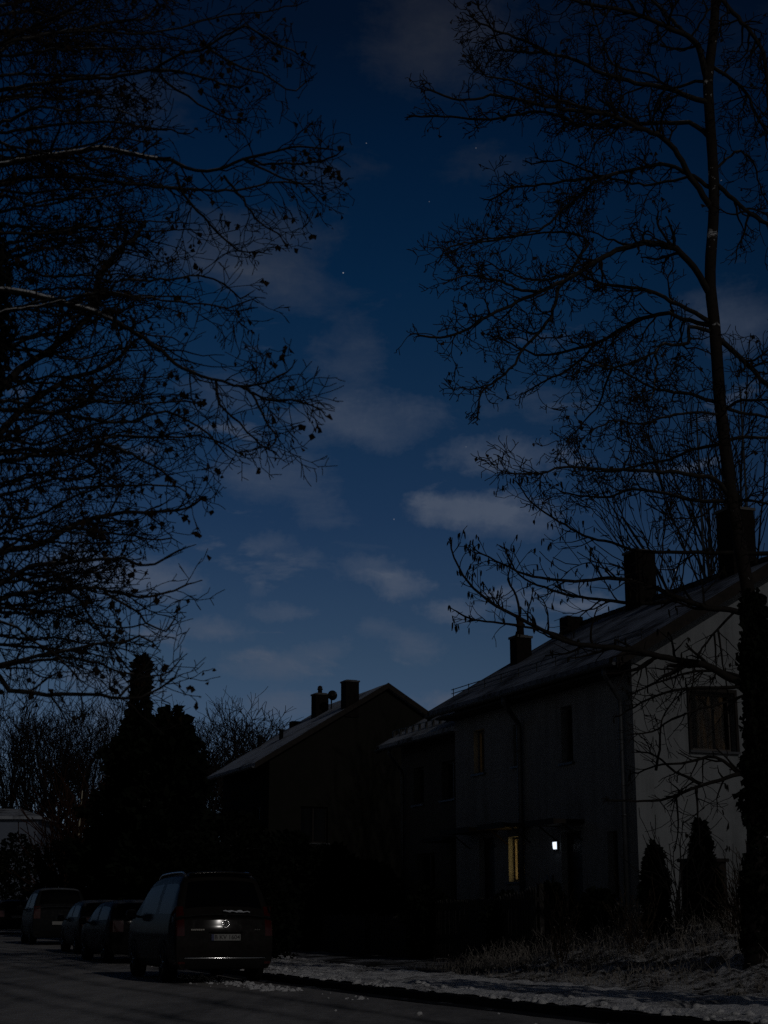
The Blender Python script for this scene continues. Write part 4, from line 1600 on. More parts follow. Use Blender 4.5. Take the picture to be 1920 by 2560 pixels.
def limb(rng, mb, tw, path, r0, r1, c, tips, child, bare=.15, step=.12):
    """a traced limb with its twigs"""
    pts = smooth_path(path, step)
    n = len(pts)
    cum = [0]
    for i in range(1, n):
        cum.append(cum[-1] + (pts[i] - pts[i - 1]).length)
    tot = cum[-1]
    wob = rng.random() * 50
    for i in range(1, n - 1):
        pts[i] = pts[i] + Vector((hsh(i * .9, wob, 1), hsh(i * .9, wob, 2), hsh(i * .9, wob, 3))) * c.wob
    rad = [max(c.rmin, r0 + (r1 - r0) * (cum[i] / tot) ** .8) for i in range(n)]
    mb.tube(pts, rad, 6 if r0 > .02 else 5, False)
    m = int(tot * child[0])
    for _ in range(m):
        t = bare + (1 - bare) * rng.random() ** .75
        s = t * tot
        i = 0
        while i < n - 2 and cum[i + 1] < s:
            i += 1
        q = pts[i].lerp(pts[i + 1], rng.random())
        d = (pts[i + 1] - pts[i]).normalized()
        perp = d.cross(rvec(rng))
        perp = perp - c.flat * c.view * perp.dot(c.view)
        if perp.length < 1e-4:
            continue
        perp.normalize()
        a = R(25 + 45 * rng.random())
        grow(rng, tw, q, d * math.cos(a) + perp * math.sin(a), (child[1] + (child[2] - child[1]) * rng.random()) * (1.25 - .6 * t), max(c.rmin, rad[i] * .55), 0, c, tips)
    # the limb's own end goes on as a twig
    d = (pts[-1] - pts[-3]).normalized()
    for _ in range(1 if c.rmin < .004 else 2):
        grow(rng, tw, pts[-1], (d + rvec(rng) * .25).normalized(), child[1] * .6, r1, 0, c, tips)


def leaf_at(rng, mb, p, s, hang=True):
    d = Vector((rng.gauss(0, .5), rng.gauss(0, .5), -1 if hang else rng.gauss(0, 1))).normalized()
    x = d.cross(rvec(rng)).normalized() * s * .45
    m = x.cross(d).normalized() * s * .22
    a, b = p, p + d * s
    mid = p + d * s * .5
    mb.add([a, mid + x + m, b, mid - x + m, mid], [(0, 1, 4), (1, 2, 4), (2, 3, 4), (3, 0, 4)])


def px_path(pl, d0, d1):
    """traced points, given their distance from the camera: d0 at the foot of the limb, d1 at its tip"""
    n = len(pl)
    return [at(x, y, d0 + (d1 - d0) * i / (n - 1)) for i, (x, y) in enumerate(pl)]


# ---- right-hand tree on the bank, ivy round its foot
rng = random.Random(101)
DR = 24.0
K = DR / 3880.0
rt = at(1900, 2400, DR)
ub, vb = uv_of(rt.x, rt.y)
tr = thing('bare_tree', 'tall bare tree with flecked, leaning trunk and ivy-clad foot, on the right bank', 'tree', (rt.x, rt.y, bank_z(ub, vb) - .1))
off = Vector(tr.location)


def local(pts, o=None):
    o = off if o is None else o
    return [p - o for p in pts]


TR = [(1898, 2440, 40), (1899, 2200, 36), (1896, 1900, 33), (1886, 1610, 31), (1866, 1453, 30), (1850, 1370, 29), (1838, 1290, 21), (1826, 1220, 18), (1813, 1115, 17), (1800, 1005, 17), (1793, 904, 16.5), (1786, 810, 16.5),
      (1776, 715, 16), (1777, 640, 15.5), (1783, 560, 15), (1785, 470, 15), (1781, 390, 14.5), (1773, 270, 14.5), (1770, 200, 13), (1778, 130, 12), (1787, 40, 11), (1788, -60, 10), (1795, -220, 8.5), (1790, -420, 6)]
mb = MB()
tp = smooth_path(local([at(x, y, DR) for x, y, w in TR]), .2)
ws = [w for x, y, w in TR]
rad = [ws[min(len(ws) - 1, int(i / len(tp) * (len(ws) - 1)))] * (1 - (i / len(tp) * (len(ws) - 1)) % 1) + ws[min(len(ws) - 1, int(i / len(tp) * (len(ws) - 1)) + 1)] * ((i / len(tp) * (len(ws) - 1)) % 1) for i in range(len(tp))]
rad = [r * K * .95 * (1 + .06 * hsh(i * .6, 0, 7)) for i, r in enumerate(rad)]
mb.tube(tp, rad, 12)
mb.build('trunk', M['bark_lichen'], tr, True)
C = Cfg()
C.seg = (.09, .07, .06)
C.kink = (.30, .36, .40)
C.trop = Vector((0, 0, 1))
C.tw = (.02, .05, .08)
C.levels = 2
C.dens = (7.0, 8.0, 0)
C.flat = .35
C.view = Vector((0.22, .97, .2)).normalized()
C.rmin = .0062
C.wob = .035
LIMBS_R = [  # (start width px, end width px, depth change, points)
    (20, 6, -1.5, [(1768, 200), (1745, 115), (1718, 90), (1660, 65), (1606, 41), (1541, 22), (1470, 11), (1400, -10), (1300, -25)]),
    (12, 5, 1.5, [(1735, 105), (1690, 60), (1640, 10), (1580, -60), (1500, -120)]),
    (16, 5, -.8, [(1776, 262), (1720, 239), (1666, 220), (1590, 206), (1508, 184), (1470, 163), (1421, 146), (1367, 127), (1291, 92), (1237, 76), (1183, 45)]),
    (9, 4, .8, [(1772, 205), (1740, 203), (1700, 214), (1676, 222), (1617, 184), (1535, 163), (1508, 108), (1487, 43), (1470, -20)]),
    (8, 4, -1.2, [(1367, 127), (1310, 130), (1250, 120), (1225, 60), (1195, 20)]),
    (14, 5, 1.0, [(1781, 350), (1742, 315), (1693, 307), (1617, 307), (1541, 315), (1443, 312), (1416, 296), (1346, 279), (1280, 290), (1210, 298), (1128, 293), (1036, 290)]),
    (18, 5, -1.6, [(1783, 525), (1725, 440), (1687, 374), (1644, 336), (1595, 320), (1530, 288), (1481, 282), (1367, 266), (1250, 240), (1150, 250), (1075, 225)]),
    (10, 4, -1.0, [(1530, 288), (1470, 270), (1400, 250), (1346, 233), (1280, 200), (1215, 190), (1180, 150)]),
    (13, 5, 1.4, [(1785, 472), (1720, 434), (1671, 412), (1628, 415), (1563, 429), (1497, 442), (1432, 450), (1356, 461), (1280, 470), (1225, 500)]),
    (10, 4, -.6, [(1545, 432), (1497, 450), (1411, 521), (1346, 575), (1237, 600), (1128, 615), (1105, 640)]),
    (8, 4, 1.2, [(1725, 440), (1650, 460), (1560, 455), (1480, 430), (1400, 400), (1330, 410)]),
    (20, 5, -2.0, [(1774, 735), (1745, 690), (1720, 649), (1671, 614), (1617, 608), (1541, 627), (1481, 660), (1411, 703), (1346, 730), (1280, 763), (1221, 790), (1156, 828), (1101, 844), (1052, 839)]),
    (11, 4, -1.2, [(1411, 703), (1394, 725), (1384, 774), (1356, 822), (1313, 866), (1286, 909), (1248, 947), (1204, 980), (1194, 1040)]),
    (9, 4, .6, [(1411, 703), (1450, 640), (1470, 600), (1400, 580), (1300, 590), (1200, 600), (1130, 630)]),
    (9, 4, -1.4, [(1346, 730), (1290, 720), (1240, 700), (1180, 690), (1125, 700)]),
    (14, 5, 1.8, [(1782, 815), (1725, 801), (1671, 784), (1628, 790), (1563, 817), (1497, 855), (1443, 871), (1356, 888), (1313, 877), (1260, 850)]),
    (9, 4, 1.2, [(1490, 858), (1470, 880), (1427, 920), (1367, 950), (1324, 975)]),
    (13, 4, .4, [(1778, 806), (1698, 763), (1617, 725), (1508, 709), (1438, 687), (1360, 700), (1291, 690), (1230, 660)]),
    (11, 5, -1.5, [(1780, 830), (1725, 817), (1718, 858), (1660, 860), (1639, 879), (1584, 904), (1520, 918), (1470, 905)]),
    (7, 4, -1.4, [(1640, 878), (1640, 930), (1633, 985), (1600, 1010)]),
    (11, 4, .9, [(1798, 1010), (1725, 985), (1644, 974), (1590, 947), (1525, 915), (1480, 915)]),
    (7, 4, .9, [(1530, 918), (1515, 960), (1497, 1007), (1432, 1085)]),
    (8, 4, -1.0, [(1805, 1040), (1740, 1030), (1670, 1040), (1600, 1060), (1540, 1050), (1480, 1075)]),
    (10, 4, 1.6, [(1808, 1110), (1742, 1121), (1671, 1148), (1590, 1165), (1530, 1180), (1450, 1175)]),
    (14, 4, -1.4, [(1822, 1238), (1785, 1199), (1747, 1189), (1674, 1180), (1578, 1175), (1482, 1172), (1409, 1168), (1351, 1182), (1279, 1184)]),
    (12, 4, 1.0, [(1834, 1256), (1723, 1249), (1650, 1230), (1578, 1221), (1530, 1240), (1448, 1240), (1404, 1230)]),
    # right side
    (15, 8, -.5, [(1786, 30), (1801, 0), (1834, 33), (1877, 81), (1910, 136), (1918, 217), (1925, 330)]),
    (11, 7, 1.0, [(1778, 165), (1834, 201), (1866, 233), (1888, 282), (1920, 331), (1990, 420)]),
    (15, 9, -.6, [(1786, 455), (1834, 499), (1888, 543), (1920, 559), (2000, 580)]),
    (15, 9, .5, [(1795, 845), (1850, 893), (1888, 931), (1920, 963), (2010, 1060)]),
    (9, 5, -1.0, [(1810, 1025), (1856, 1001), (1920, 999), (2000, 990)]),
    (10, 5, 1.0, [(1806, 1015), (1850, 1032), (1920, 1042), (2010, 1060)]),
    (11, 5, .3, [(1822, 1100), (1850, 1092), (1920, 1094), (2000, 1085)]),
    (9, 5, -.8, [(1840, 1252), (1880, 1252), (1930, 1262), (1990, 1250)]),
    (8, 4, 1.5, [(1793, 420), (1840, 380), (1880, 400), (1905, 480), (1930, 520)]),
]
rng2 = random.Random(5)
lm, tw, tips = MB(), MB(), []
for w0, w1, dd, pl in LIMBS_R:
    limb(rng2, lm, tw, local(px_path(pl, DR, DR + dd)), w0 * K * .5, w1 * K * .5, C, tips, (7.2, .32, .95), .10)
lm.build('branches', M['bark'], tr, True)
tw.build('twigs', M['twig'], tr)
lv = MB()
for p, d in tips:
    if rng2.random() < .05:
        leaf_at(rng2, lv, p, .05 + .05 * rng2.random())
lv.build('dry_leaves', M['leaf'], tr)
iv = MB()
for i in range(5200):
    t = rng.random()
    y = 1480 + 900 * t
    f = (y - 1480) / 900
    rr = (26 + 12 * math.sin(f * 9) ** 2 + 14 * min(1, f * 3) * (.6 + .6 * hsh(f * 9, .5, 3))) * K
    a = rng.random() * 2 * math.pi
    cx = at(1884 + 18 * min(1, f * 2.2), y, DR) - off
    r = rr * (.55 + .5 * rng.random() ** .5) * (.85 + .5 * hsh(f * 14, a * 1.2, 9))
    q = cx + Vector((r * math.cos(a), r * math.sin(a), 0))
    leaf_at(rng, iv, q, .08 + .07 * rng.random(), rng.random() < .6)
iv.build('ivy', M['ivy'], tr)

# ---- boughs hung with catkins that reach in from the right, in front of the pale house
rng = random.Random(211)
hz = at(2130, 2400, 26.0)
uh, vh = uv_of(hz.x, hz.y)
hzt = thing('catkin_tree', 'bare tree with catkin-hung boughs reaching in front of the pale house roof and gable', 'tree', (hz.x, hz.y, bank_z(uh, vh) - .1))
off = Vector(hzt.location)
DH = 26.0
K2 = DH / 3880.0
mb = MB()
mb.tube(smooth_path(local([at(x, y, DH) for x, y in ((2130, 2430), (2125, 2100), (2105, 1800), (2085, 1560), (2060, 1340), (2045, 1100), (2030, 800))]), .2), [.17 - .006 * i for i in range(60)], 10) if False else None
trunk_pts = smooth_path(local([at(x, y, DH) for x, y in ((2130, 2430), (2125, 2100), (2105, 1800), (2085, 1560), (2060, 1340), (2045, 1100), (2030, 800))]), .25)
mb.tube(trunk_pts, [.17 - .163 * i / len(trunk_pts) for i in range(len(trunk_pts))], 10)
mb.build('trunk', M['bark'], hzt, True)
C2 = Cfg()
C2.seg = (.10, .08, .06)
C2.kink = (.16, .2, .25)
C2.trop = Vector((0, 0, 1))
C2.tw = (.05, .05, .04)
C2.levels = 1
C2.dens = (5.4, 0, 0)
C2.flat = .4
C2.view = C.view
C2.rmin = .0055
C2.wob = .02
LIMBS_H = [
    (15, 4, .8, [(2062, 1400), (1960, 1385), (1795, 1382), (1646, 1380), (1578, 1375), (1530, 1356), (1477, 1346), (1429, 1322), (1380, 1293), (1327, 1254), (1298, 1213)], 1),
    (22, 4, -.9, [(2085, 1640), (1990, 1605), (1920, 1563), (1843, 1529), (1771, 1519), (1699, 1495), (1602, 1457), (1520, 1445), (1458, 1452), (1390, 1450), (1313, 1437), (1255, 1409), (1205, 1385)], 1),
    (12, 4, .6, [(1700, 1497), (1610, 1510), (1515, 1500), (1429, 1490), (1361, 1469), (1298, 1437), (1262, 1372)], 1),
    (28, 4, -1.4, [(2095, 1850), (2000, 1800), (1920, 1750), (1870, 1715), (1814, 1690), (1763, 1664), (1688, 1649), (1576, 1624), (1434, 1609), (1374, 1583), (1303, 1548), (1222, 1502), (1156, 1437), (1128, 1371)], 1),
    (8, 4, -1.0, [(1440, 1610), (1384, 1583), (1293, 1563), (1181, 1548), (1141, 1528)], 1),
    (8, 3, .5, [(1300, 1548), (1290, 1490), (1270, 1450), (1280, 1400)], 1),
    (12, 4, .3, [(1900, 1712), (1830, 1718), (1750, 1720), (1690, 1725), (1640, 1740), (1586, 1766), (1550, 1790)], 0),
    (10, 4, .7, [(1870, 1700), (1830, 1684), (1769, 1677), (1720, 1682), (1677, 1695), (1620, 1715), (1586, 1732)], 0),
    (9, 4, -.4, [(1900, 1725), (1800, 1760), (1740, 1775), (1680, 1800), (1630, 1830), (1585, 1835)], 0),
    (20, 4, -.5, [(2110, 1900), (2000, 1905), (1889, 1924), (1816, 1946), (1726, 1973), (1672, 1996), (1590, 2003), (1523, 2000)], 0),
    (11, 4, .3, [(1850, 1937), (1789, 1892), (1726, 1905), (1636, 1915), (1595, 1933)], 0),
    (9, 4, .3, [(1760, 1962), (1690, 1930), (1640, 1890), (1600, 1880)], 0),
    (7, 4, .2, [(1838, 1528), (1815, 1552), (1780, 1590), (1755, 1620), (1738, 1660), (1730, 1720)], 0),
    (6, 3, .2, [(1795, 1575), (1805, 1640), (1815, 1700), (1822, 1760)], 0),
    (6, 3, .2, [(1785, 1582), (1790, 1640), (1788, 1690)], 0),
    (7, 3, -.2, [(1740, 1965), (1745, 2040), (1748, 2110)], 0),
    (6, 3, -.2, [(1690, 1990), (1695, 2060), (1690, 2110)], 0),
    (8, 3, .6, [(1640, 1925), (1650, 1860), (1655, 1800), (1690, 1740)], 0),
]
lm, tw, CAT = MB(), MB(), []
sn = MB()
for w0, w1, dd, pl, ck in LIMBS_H:
    tips = []
    path = local(px_path(pl, DH, DH + dd))
    limb(rng, lm, tw, path, w0 * K2 * .5, w1 * K2 * .5, C2, tips, (4.4, .3, .95) if ck else (5.4, .22, .75), .28 if ck else .06)
    for p, d in tips:
        if rng.random() < (.42 if ck else .07):
            for _ in range(rng.choice((1, 2, 2, 3))):
                L = .06 + .07 * rng.random()
                q = p + rvec(rng) * .015
                e = q + Vector((rng.gauss(0, .12), rng.gauss(0, .12), -1)).normalized() * L
                CAT.append((q, e))
lm.build('branches', M['limbsnow'], hzt, True)
tw.build('twigs', M['twig'], hzt)
rng.shuffle(CAT)
for k, (q, e) in enumerate(CAT):
    if k < 100:
        ct = MB()
    ct.tube([q, q.lerp(e, .15), q.lerp(e, .6), e], [.004, .011, .013, .005], 5)
    if k < 99:
        ct.build('catkin', M['catkin'], hzt)
o = ct.build('catkins', M['catkin'], hzt)
o['kind'] = 'stuff'

# ---- left-hand tree, close by, still holding some withered leaves
rng = random.Random(33)
DL = 9.3
K3 = DL / 3880.0
lt = at(-85, 2303, DL)
ltree = thing('leafy_bare_tree', 'big near tree at the left edge, its twiggy boughs still holding withered leaves', 'tree', (lt.x, lt.y, 0.05))
off = Vector(ltree.location)
mb = MB()
TL = [(-95, 2800, 70), (-90, 2400, 58), (-85, 2000, 54), (-95, 1600, 52), (-90, 1300, 50), (-75, 1050, 48), (-55, 800, 46), (-55, 600, 42), (-60, 350, 38), (-60, 100, 33), (-40, -150, 26), (-20, -450, 16)]
tp = smooth_path(local([at(x, y, DL) for x, y, w in TL]), .08)
n = len(tp)
mb.tube(tp, [(TL[min(11, int(i / n * 11))][2]) * K3 * (1 + .07 * hsh(i * .5, 1, 1)) for i in range(n)], 12)
mb.build('trunk', M['bark'], ltree, True)
C3 = Cfg()
C3.seg = (.055, .045, .04)
C3.kink = (.20, .24, .28)
C3.trop = Vector((0.3, 0, 0.1)).normalized()
C3.tw = (.03, .03, .03)
C3.levels = 2
C3.dens = (9.5, 10.0, 0)
C3.flat = .3
C3.view = Vector((-.1, .97, .22)).normalized()
C3.rmin = .0026
C3.wob = .015
LIMBS_L = [
    (17, 12, -.2, 2, [(-40, 420), (0, 410), (124, 389), (249, 371), (332, 386), (394, 397)]),
    (12, 5, -.4, 0, [(394, 397), (430, 399), (467, 420), (518, 428), (565, 417), (607, 397), (664, 386), (752, 366), (815, 372)]),
    (8, 5, -.6, 0, [(607, 397), (640, 405), (695, 410), (778, 407), (840, 389)]),
    (8, 4, .3, 0, [(607, 397), (650, 420), (700, 440), (770, 470), (795, 500)]),
    (13, 5, .7, 0, [(-30, 470), (120, 440), (290, 456), (390, 468), (467, 472), (560, 478), (607, 472), (690, 456), (778, 459)]),
    (13, 5, -1.0, 0, [(-40, 230), (60, 215), (155, 202), (290, 192), (384, 174), (467, 184), (550, 207), (600, 220)]),
    (9, 4, -.9, 0, [(384, 174), (441, 140), (518, 119), (560, 90), (612, 67), (653, 88), (700, 112), (745, 135)]),
    (8, 4, .4, 0, [(400, 190), (441, 223), (498, 259), (550, 290), (612, 301)]),
    (8, 4, .1, 0, [(518, 119), (586, 161), (658, 187), (715, 222), (741, 228), (765, 205)]),
    (13, 5, .6, 0, [(-40, 120), (80, 90), (197, 73), (285, 52), (353, 49), (384, 21), (404, -20), (440, -70)]),
    (9, 4, .2, 0, [(60, 100), (130, 83), (249, 78), (321, 83), (394, 80), (480, 60), (560, 40), (660, 30), (740, 15)]),
    (9, 4, .3, 0, [(440, 430), (456, 482), (492, 524), (544, 581), (596, 627), (645, 630)]),
    (8, 4, -.3, 0, [(560, 440), (607, 498), (648, 555), (700, 586)]),
    (20, 13, -.4, 2, [(-60, 700), (0, 722), (78, 737), (171, 758), (240, 780), (285, 800)]),
    (13, 5, -.4, 3, [(285, 800), (342, 833), (404, 880), (456, 921), (529, 947), (612, 965), (669, 953), (715, 932)]),
    (8, 4, -.9, 0, [(600, 965), (625, 978), (669, 999), (746, 1002), (803, 1025)]),
    (8, 4, -.5, 0, [(612, 965), (640, 1000), (665, 1050), (690, 1100), (672, 1120)]),
    (8, 4, -.2, 0, [(540, 955), (550, 1010), (600, 1060), (650, 1110), (688, 1130)]),
    (10, 6, -.5, 2, [(-60, 790), (0, 779), (93, 766), (150, 752)]),
    (26, 12, .8, 0, [(-70, 1060), (31, 942), (130, 870), (218, 792), (249, 693), (290, 631), (332, 600), (360, 560)]),
    (24, 9, 1.0, 0, [(-70, 1160), (0, 1082), (67, 1015), (171, 947), (228, 932), (290, 900), (340, 850)]),
    (14, 5, .4, 0, [(-60, 1020), (0, 1025), (130, 1035), (207, 1046), (311, 1056), (415, 1030), (467, 1051), (518, 1082), (560, 1130)]),
    (9, 4, -.3, 0, [(160, 760), (218, 735), (311, 740), (404, 748), (498, 761), (570, 766), (625, 750)]),
    (8, 4, .5, 0, [(300, 700), (400, 700), (500, 690), (560, 710), (600, 745), (622, 735)]),
    (14, 5, -.8, 0, [(-70, 1165), (0, 1155), (104, 1139), (207, 1124), (249, 1103), (332, 1139), (404, 1175), (425, 1195)]),
    (8, 4, .2, 0, [(249, 1105), (300, 1090), (415, 1095), (498, 1090), (570, 1118), (600, 1135)]),
    (8, 4, -.5, 0, [(150, 1225), (249, 1217), (363, 1212), (446, 1217), (470, 1240)]),
    (22, 6, .5, 0, [(-80, 1385), (0, 1377), (77, 1370), (135, 1347), (174, 1316), (231, 1296), (309, 1281), (386, 1281), (444, 1277), (485, 1262)]),
    (9, 4, .2, 0, [(170, 1320), (250, 1330), (330, 1340), (400, 1350), (430, 1345)]),
    (15, 5, -.6, 0, [(-60, 1490), (0, 1462), (77, 1416), (154, 1408), (231, 1400), (309, 1397), (347, 1412), (386, 1410), (450, 1375)]),
    (15, 5, .2, 0, [(-80, 1510), (0, 1497), (58, 1482), (135, 1474), (212, 1470), (270, 1478), (340, 1495), (405, 1487), (470, 1460)]),
    (14, 5, -.4, 0, [(-80, 1690), (0, 1663), (77, 1644), (154, 1628), (231, 1613), (309, 1603), (351, 1590), (380, 1605)]),
    (10, 5, .6, 0, [(-60, 1680), (20, 1664), (96, 1651), (174, 1644), (247, 1659), (309, 1682), (360, 1690)]),
    (17, 5, .0, 0, [(-60, 1640), (0, 1694), (22, 1723), (90, 1734), (181, 1736), (253, 1737), (307, 1748), (354, 1741), (398, 1723), (436, 1694)]),
    (7, 4, .3, 0, [(300, 1740), (340, 1698), (405, 1687), (441, 1661)]),
    (8, 4, .7, 0, [(150, 1480), (193, 1493), (247, 1574), (293, 1636), (320, 1671), (350, 1700)]),
    (8, 4, .1, 0, [(260, 1480), (324, 1516), (367, 1555), (413, 1580), (435, 1550)]),
    (9, 4, .4, 0, [(-60, 1515), (0, 1520), (116, 1528), (231, 1559), (301, 1570), (360, 1560)]),
    (9, 4, -.3, 0, [(-60, 1540), (20, 1560), (80, 1600), (140, 1640), (200, 1700)]),
]
for k in range(62):    # boughs deeper in the crown, less drawn out
    y = -60 + 1700 * ((k + rng.random()) / 62) ** 1.25
    reach = (460 if y < 1150 else 330) * (.55 + .5 * rng.random())
    pl = []
    sl = rng.gauss(-30, 55)
    bow = rng.gauss(0, 30)
    for i in range(6):
        f = i / 5
        pl.append((-70 + (reach + 70) * f, y + sl * f + bow * math.sin(f * 3.1) + rng.gauss(0, 8)))
    LIMBS_L.append((11, 4, rng.uniform(-1.6, 3.4), 1, pl))
lm, ls, tw, tips = MB(), MB(), MB(), []
for w0, w1, dd, kind, pl in LIMBS_L:
    e0 = {3: -.4}.get(kind, 0)
    limb(rng, ls if kind == 2 else lm, tw, local(px_path(pl, DL + e0, DL + e0 + dd)), w0 * K3 * .5, w1 * K3 * .5, C3, tips, (11.5, .16, .48), .04 if kind else .10, .06)
lm.build('branches', M['bark'], ltree, True)
ls.build('snowy_branches', M['snowbranch'], ltree, True)
tw.build('twigs', M['twig'], ltree)
lv = MB()
for p, d in tips:
    cl = hsh(p.x * 3.2, p.z * 3.2, p.y * 2)
    if rng.random() < .05 + .75 * max(0, cl - .08):
        for _ in range(1 if rng.random() < .75 else 3):
            leaf_at(rng, lv, p + rvec(rng) * .008, .022 + .032 * rng.random())
for k in range(60):    # curled clumps of leaves
    p, d = rng.choice(tips)
    for _ in range(4):
        leaf_at(rng, lv, p + rvec(rng) * .012, .022 + .02 * rng.random(), False)
lv.build('withered_leaves', M['leaf'], ltree)
iv = MB()
for i in range(2600):
    y = 560 + 420 * rng.random()
    a = rng.random() * 2 * math.pi
    r = (48 + 26 * math.sin((y - 560) / 420 * 3.1) + 26 * hsh(y * .013, a, 2) + 12 * hsh(y * .05, a * 3, 2)) * K3 * (.5 + .62 * rng.random() ** .7)
    cx = at(-48, y, DL) - off
    leaf_at(rng, iv, cx + Vector((r * math.cos(a), r * math.sin(a), 0)), .035 + .025 * rng.random())
iv.build('ivy', M['ivy'], ltree)

# ---- an ivy-grown tree standing just outside the frame, whose trunk shades the pavement
sh = Vector((6.6, 16.4, 0))
us_, vs_ = uv_of(sh.x, sh.y)
st = thing('ivy_tree', 'ivy-grown trunk just outside the right edge, throwing its long shadow over the snowy pavement', 'tree', (sh.x, sh.y, bank_z(us_, vs_) - .1))
mb = MB()
pts = [Vector((.05 * hsh(i, .2), .05 * hsh(i, .7), .35 * i)) for i in range(20)]
mb.tube(pts, [.45 - .012 * i for i in range(20)], 12)
mb.build('trunk', M['bark'], st, True)
iv = MB()
rng = random.Random(71)
for i in range(3600):
    z = 6.9 * rng.random()
    a = rng.random() * 2 * math.pi
    r = (.72 + .22 * hsh(z * .8, a, 5)) * (.7 + .5 * rng.random() ** .5)
    leaf_at(rng, iv, Vector((r * math.cos(a), r * math.sin(a), z)), .09 + .08 * rng.random())
iv.build('ivy', M['ivy'], st)


# ---- bare trees far behind
def bare_proto(seed, h, spread, stems, rmin, k=1.0):
    rng = random.Random(seed)
    c = Cfg()
    c.seg = (.55, .45, .35, .3)
    c.kink = (.08, .10, .13, .16)
    c.trop = Vector((0, 0, 1))
    c.tw = (.05, .07, .07, .05)
    c.levels = 3
    c.dens = (1.0 * k, 1.6 * k, 2.0 * k, 0)
    c.flat = 0
    c.view = Vector((0, 1, 0))
    c.rmin = rmin
    c.t0 = .34
    c.ang = (14, 38)
    tm, twm, tips = MB(), MB(), []
    tm.tube([Vector((0, 0, -.5)), Vector((.05, 0, h * .14)), Vector((0, .05, h * .26))], [h * .017, h * .015, h * .013], 8)
    for k in range(stems):
        a = 2 * math.pi * (k + rng.random() * .6) / stems
        lean = spread * (.25 + .75 * rng.random())
        d = Vector((math.cos(a) * lean, math.sin(a) * lean, 1)).normalized()
        z0 = h * (.10 + .15 * rng.random())
        grow(rng, twm, Vector((0, 0, z0)), d, h * (.70 + .16 * rng.random()) * (1 - .22 * lean), h * .0085, 0, c, tips)
    return tm, twm


def bare_tree(protos, label, px, ytop, dist, group='bare trees against the dusk sky', wide=1.0):
    meshes, h = protos
    p = at(px, 2303, dist)
    d = view_dir(px, ytop)
    top = EYE + d.z / d.y * dist
    u, v = uv_of(p.x, p.y)
    zb = road_z(u)
    t = thing('background_tree', label, 'tree', (p.x, p.y, zb), (px * 7.3) % 6.28, group)
    s = (top - zb) / h
    t.scale = (s * wide, s * wide, s)
    for nm, me, m in meshes:
        o = bpy.data.objects.new(nm, me)
        COL.objects.link(o)
        o.parent = t
    return t


PROT = []
for sd, sp, stn, hh in ((3, .50, 10, 12.0), (8, .40, 8, 12.0), (14, .55, 10, 12.0), (21, .22, 4, 12.0)):
    tm, twm = bare_proto(sd, hh, sp, stn, .0125, .8 if stn == 4 else 1.0)
    a = tm.build('trunk', M['bark'])
    b = twm.build('crown', M['twig'])
    top = max(v.co.z for v in b.data.vertices)
    PROT.append(([('trunk', a.data, None), ('crown', b.data, None)], top))
    bpy.data.objects.remove(a)
    bpy.data.objects.remove(b)
BT = [(0, 'round fan-shaped bare crown right of the dark column, left of the ochre house', 512, 1722, 88, 1.6), (1, 'narrow bare crown just left of the ochre house roof', 628, 1742, 92, 1.7),
      (2, 'bare crown showing over the left slope of the ochre house roof, beside the chimneys', 695, 1746, 100, 1.5), (1, 'upright bare crown between the round fan-shaped crown and the ochre house', 575, 1752, 96, 1.1),
      (0, 'low bare crown close against the right side of the dark column', 455, 1745, 94, 1.0), (2, 'broad bare tree left of the dark column, second from the left edge', 175, 1690, 124, 1.35),
      (1, 'bare tree filling the space between the dark column and its left neighbour', 235, 1745, 122, .9), (0, 'broad bare tree above the far pale house', 95, 1660, 126, 1.15), (2, 'bare tree cut by the left edge, above the far pale house', 5, 1700, 124, 1.0),
      ]
for k, lb, px, yt, ds, wd in BT:
    bare_tree(PROT[k], lb, px, yt, ds, wide=wd)
bare_tree(PROT[3], 'tall bare tree behind the pale house, its upright shoots right of the flecked trunk', 1900, 700, 46, None, .8)


# ---- evergreens and shrubs
def foliage(mb, rng, base, prof, n, size, droop=.3, clump=1.0):
    """prof: list of (height, radius); sprays of leaf-sized faces through the volume, thinning to an uneven edge"""
    hs = [p[0] for p in prof]
    tot = hs[-1] - hs[0]
    ar = []
    for i in range(len(prof) - 1):
        ar.append((prof[i + 1][0] - prof[i][0]) * (prof[i][1] + prof[i + 1][1] + .05))
    S = sum(ar)
    for _ in range(n):
        t = rng.random() * S
        i = 0
        while i < len(ar) - 1 and t > ar[i]:
            t -= ar[i]
            i += 1
        f = min(1, t / ar[i])
        h = prof[i][0] + (prof[i + 1][0] - prof[i][0]) * f
        r = prof[i][1] + (prof[i + 1][1] - prof[i][1]) * f
        a = rng.random() * 2 * math.pi
        lump = .80 + .5 * hsh(h * 1.3 / clump, math.cos(a) * 1.6, math.sin(a) * 1.6) + .34 * hsh(h * 4 / clump, math.cos(a) * 4, math.sin(a) * 4)
        q = r * lump * rng.random() ** .38
        p = base + Vector((q * math.cos(a), q * math.sin(a), h))
        out = Vector((math.cos(a), math.sin(a), .5 - droop * 2 * rng.random())).normalized()
        for k in range(3):
            s = size * (.5 + rng.random())
            d = (out + rvec(rng) * .55).normalized()
            x = d.cross(rvec(rng)).normalized() * s * .32
            e = p + d * s
            m = p + d * s * .5
            mb.add([p, m + x, e, m - x], [(0, 1, 2, 3)])


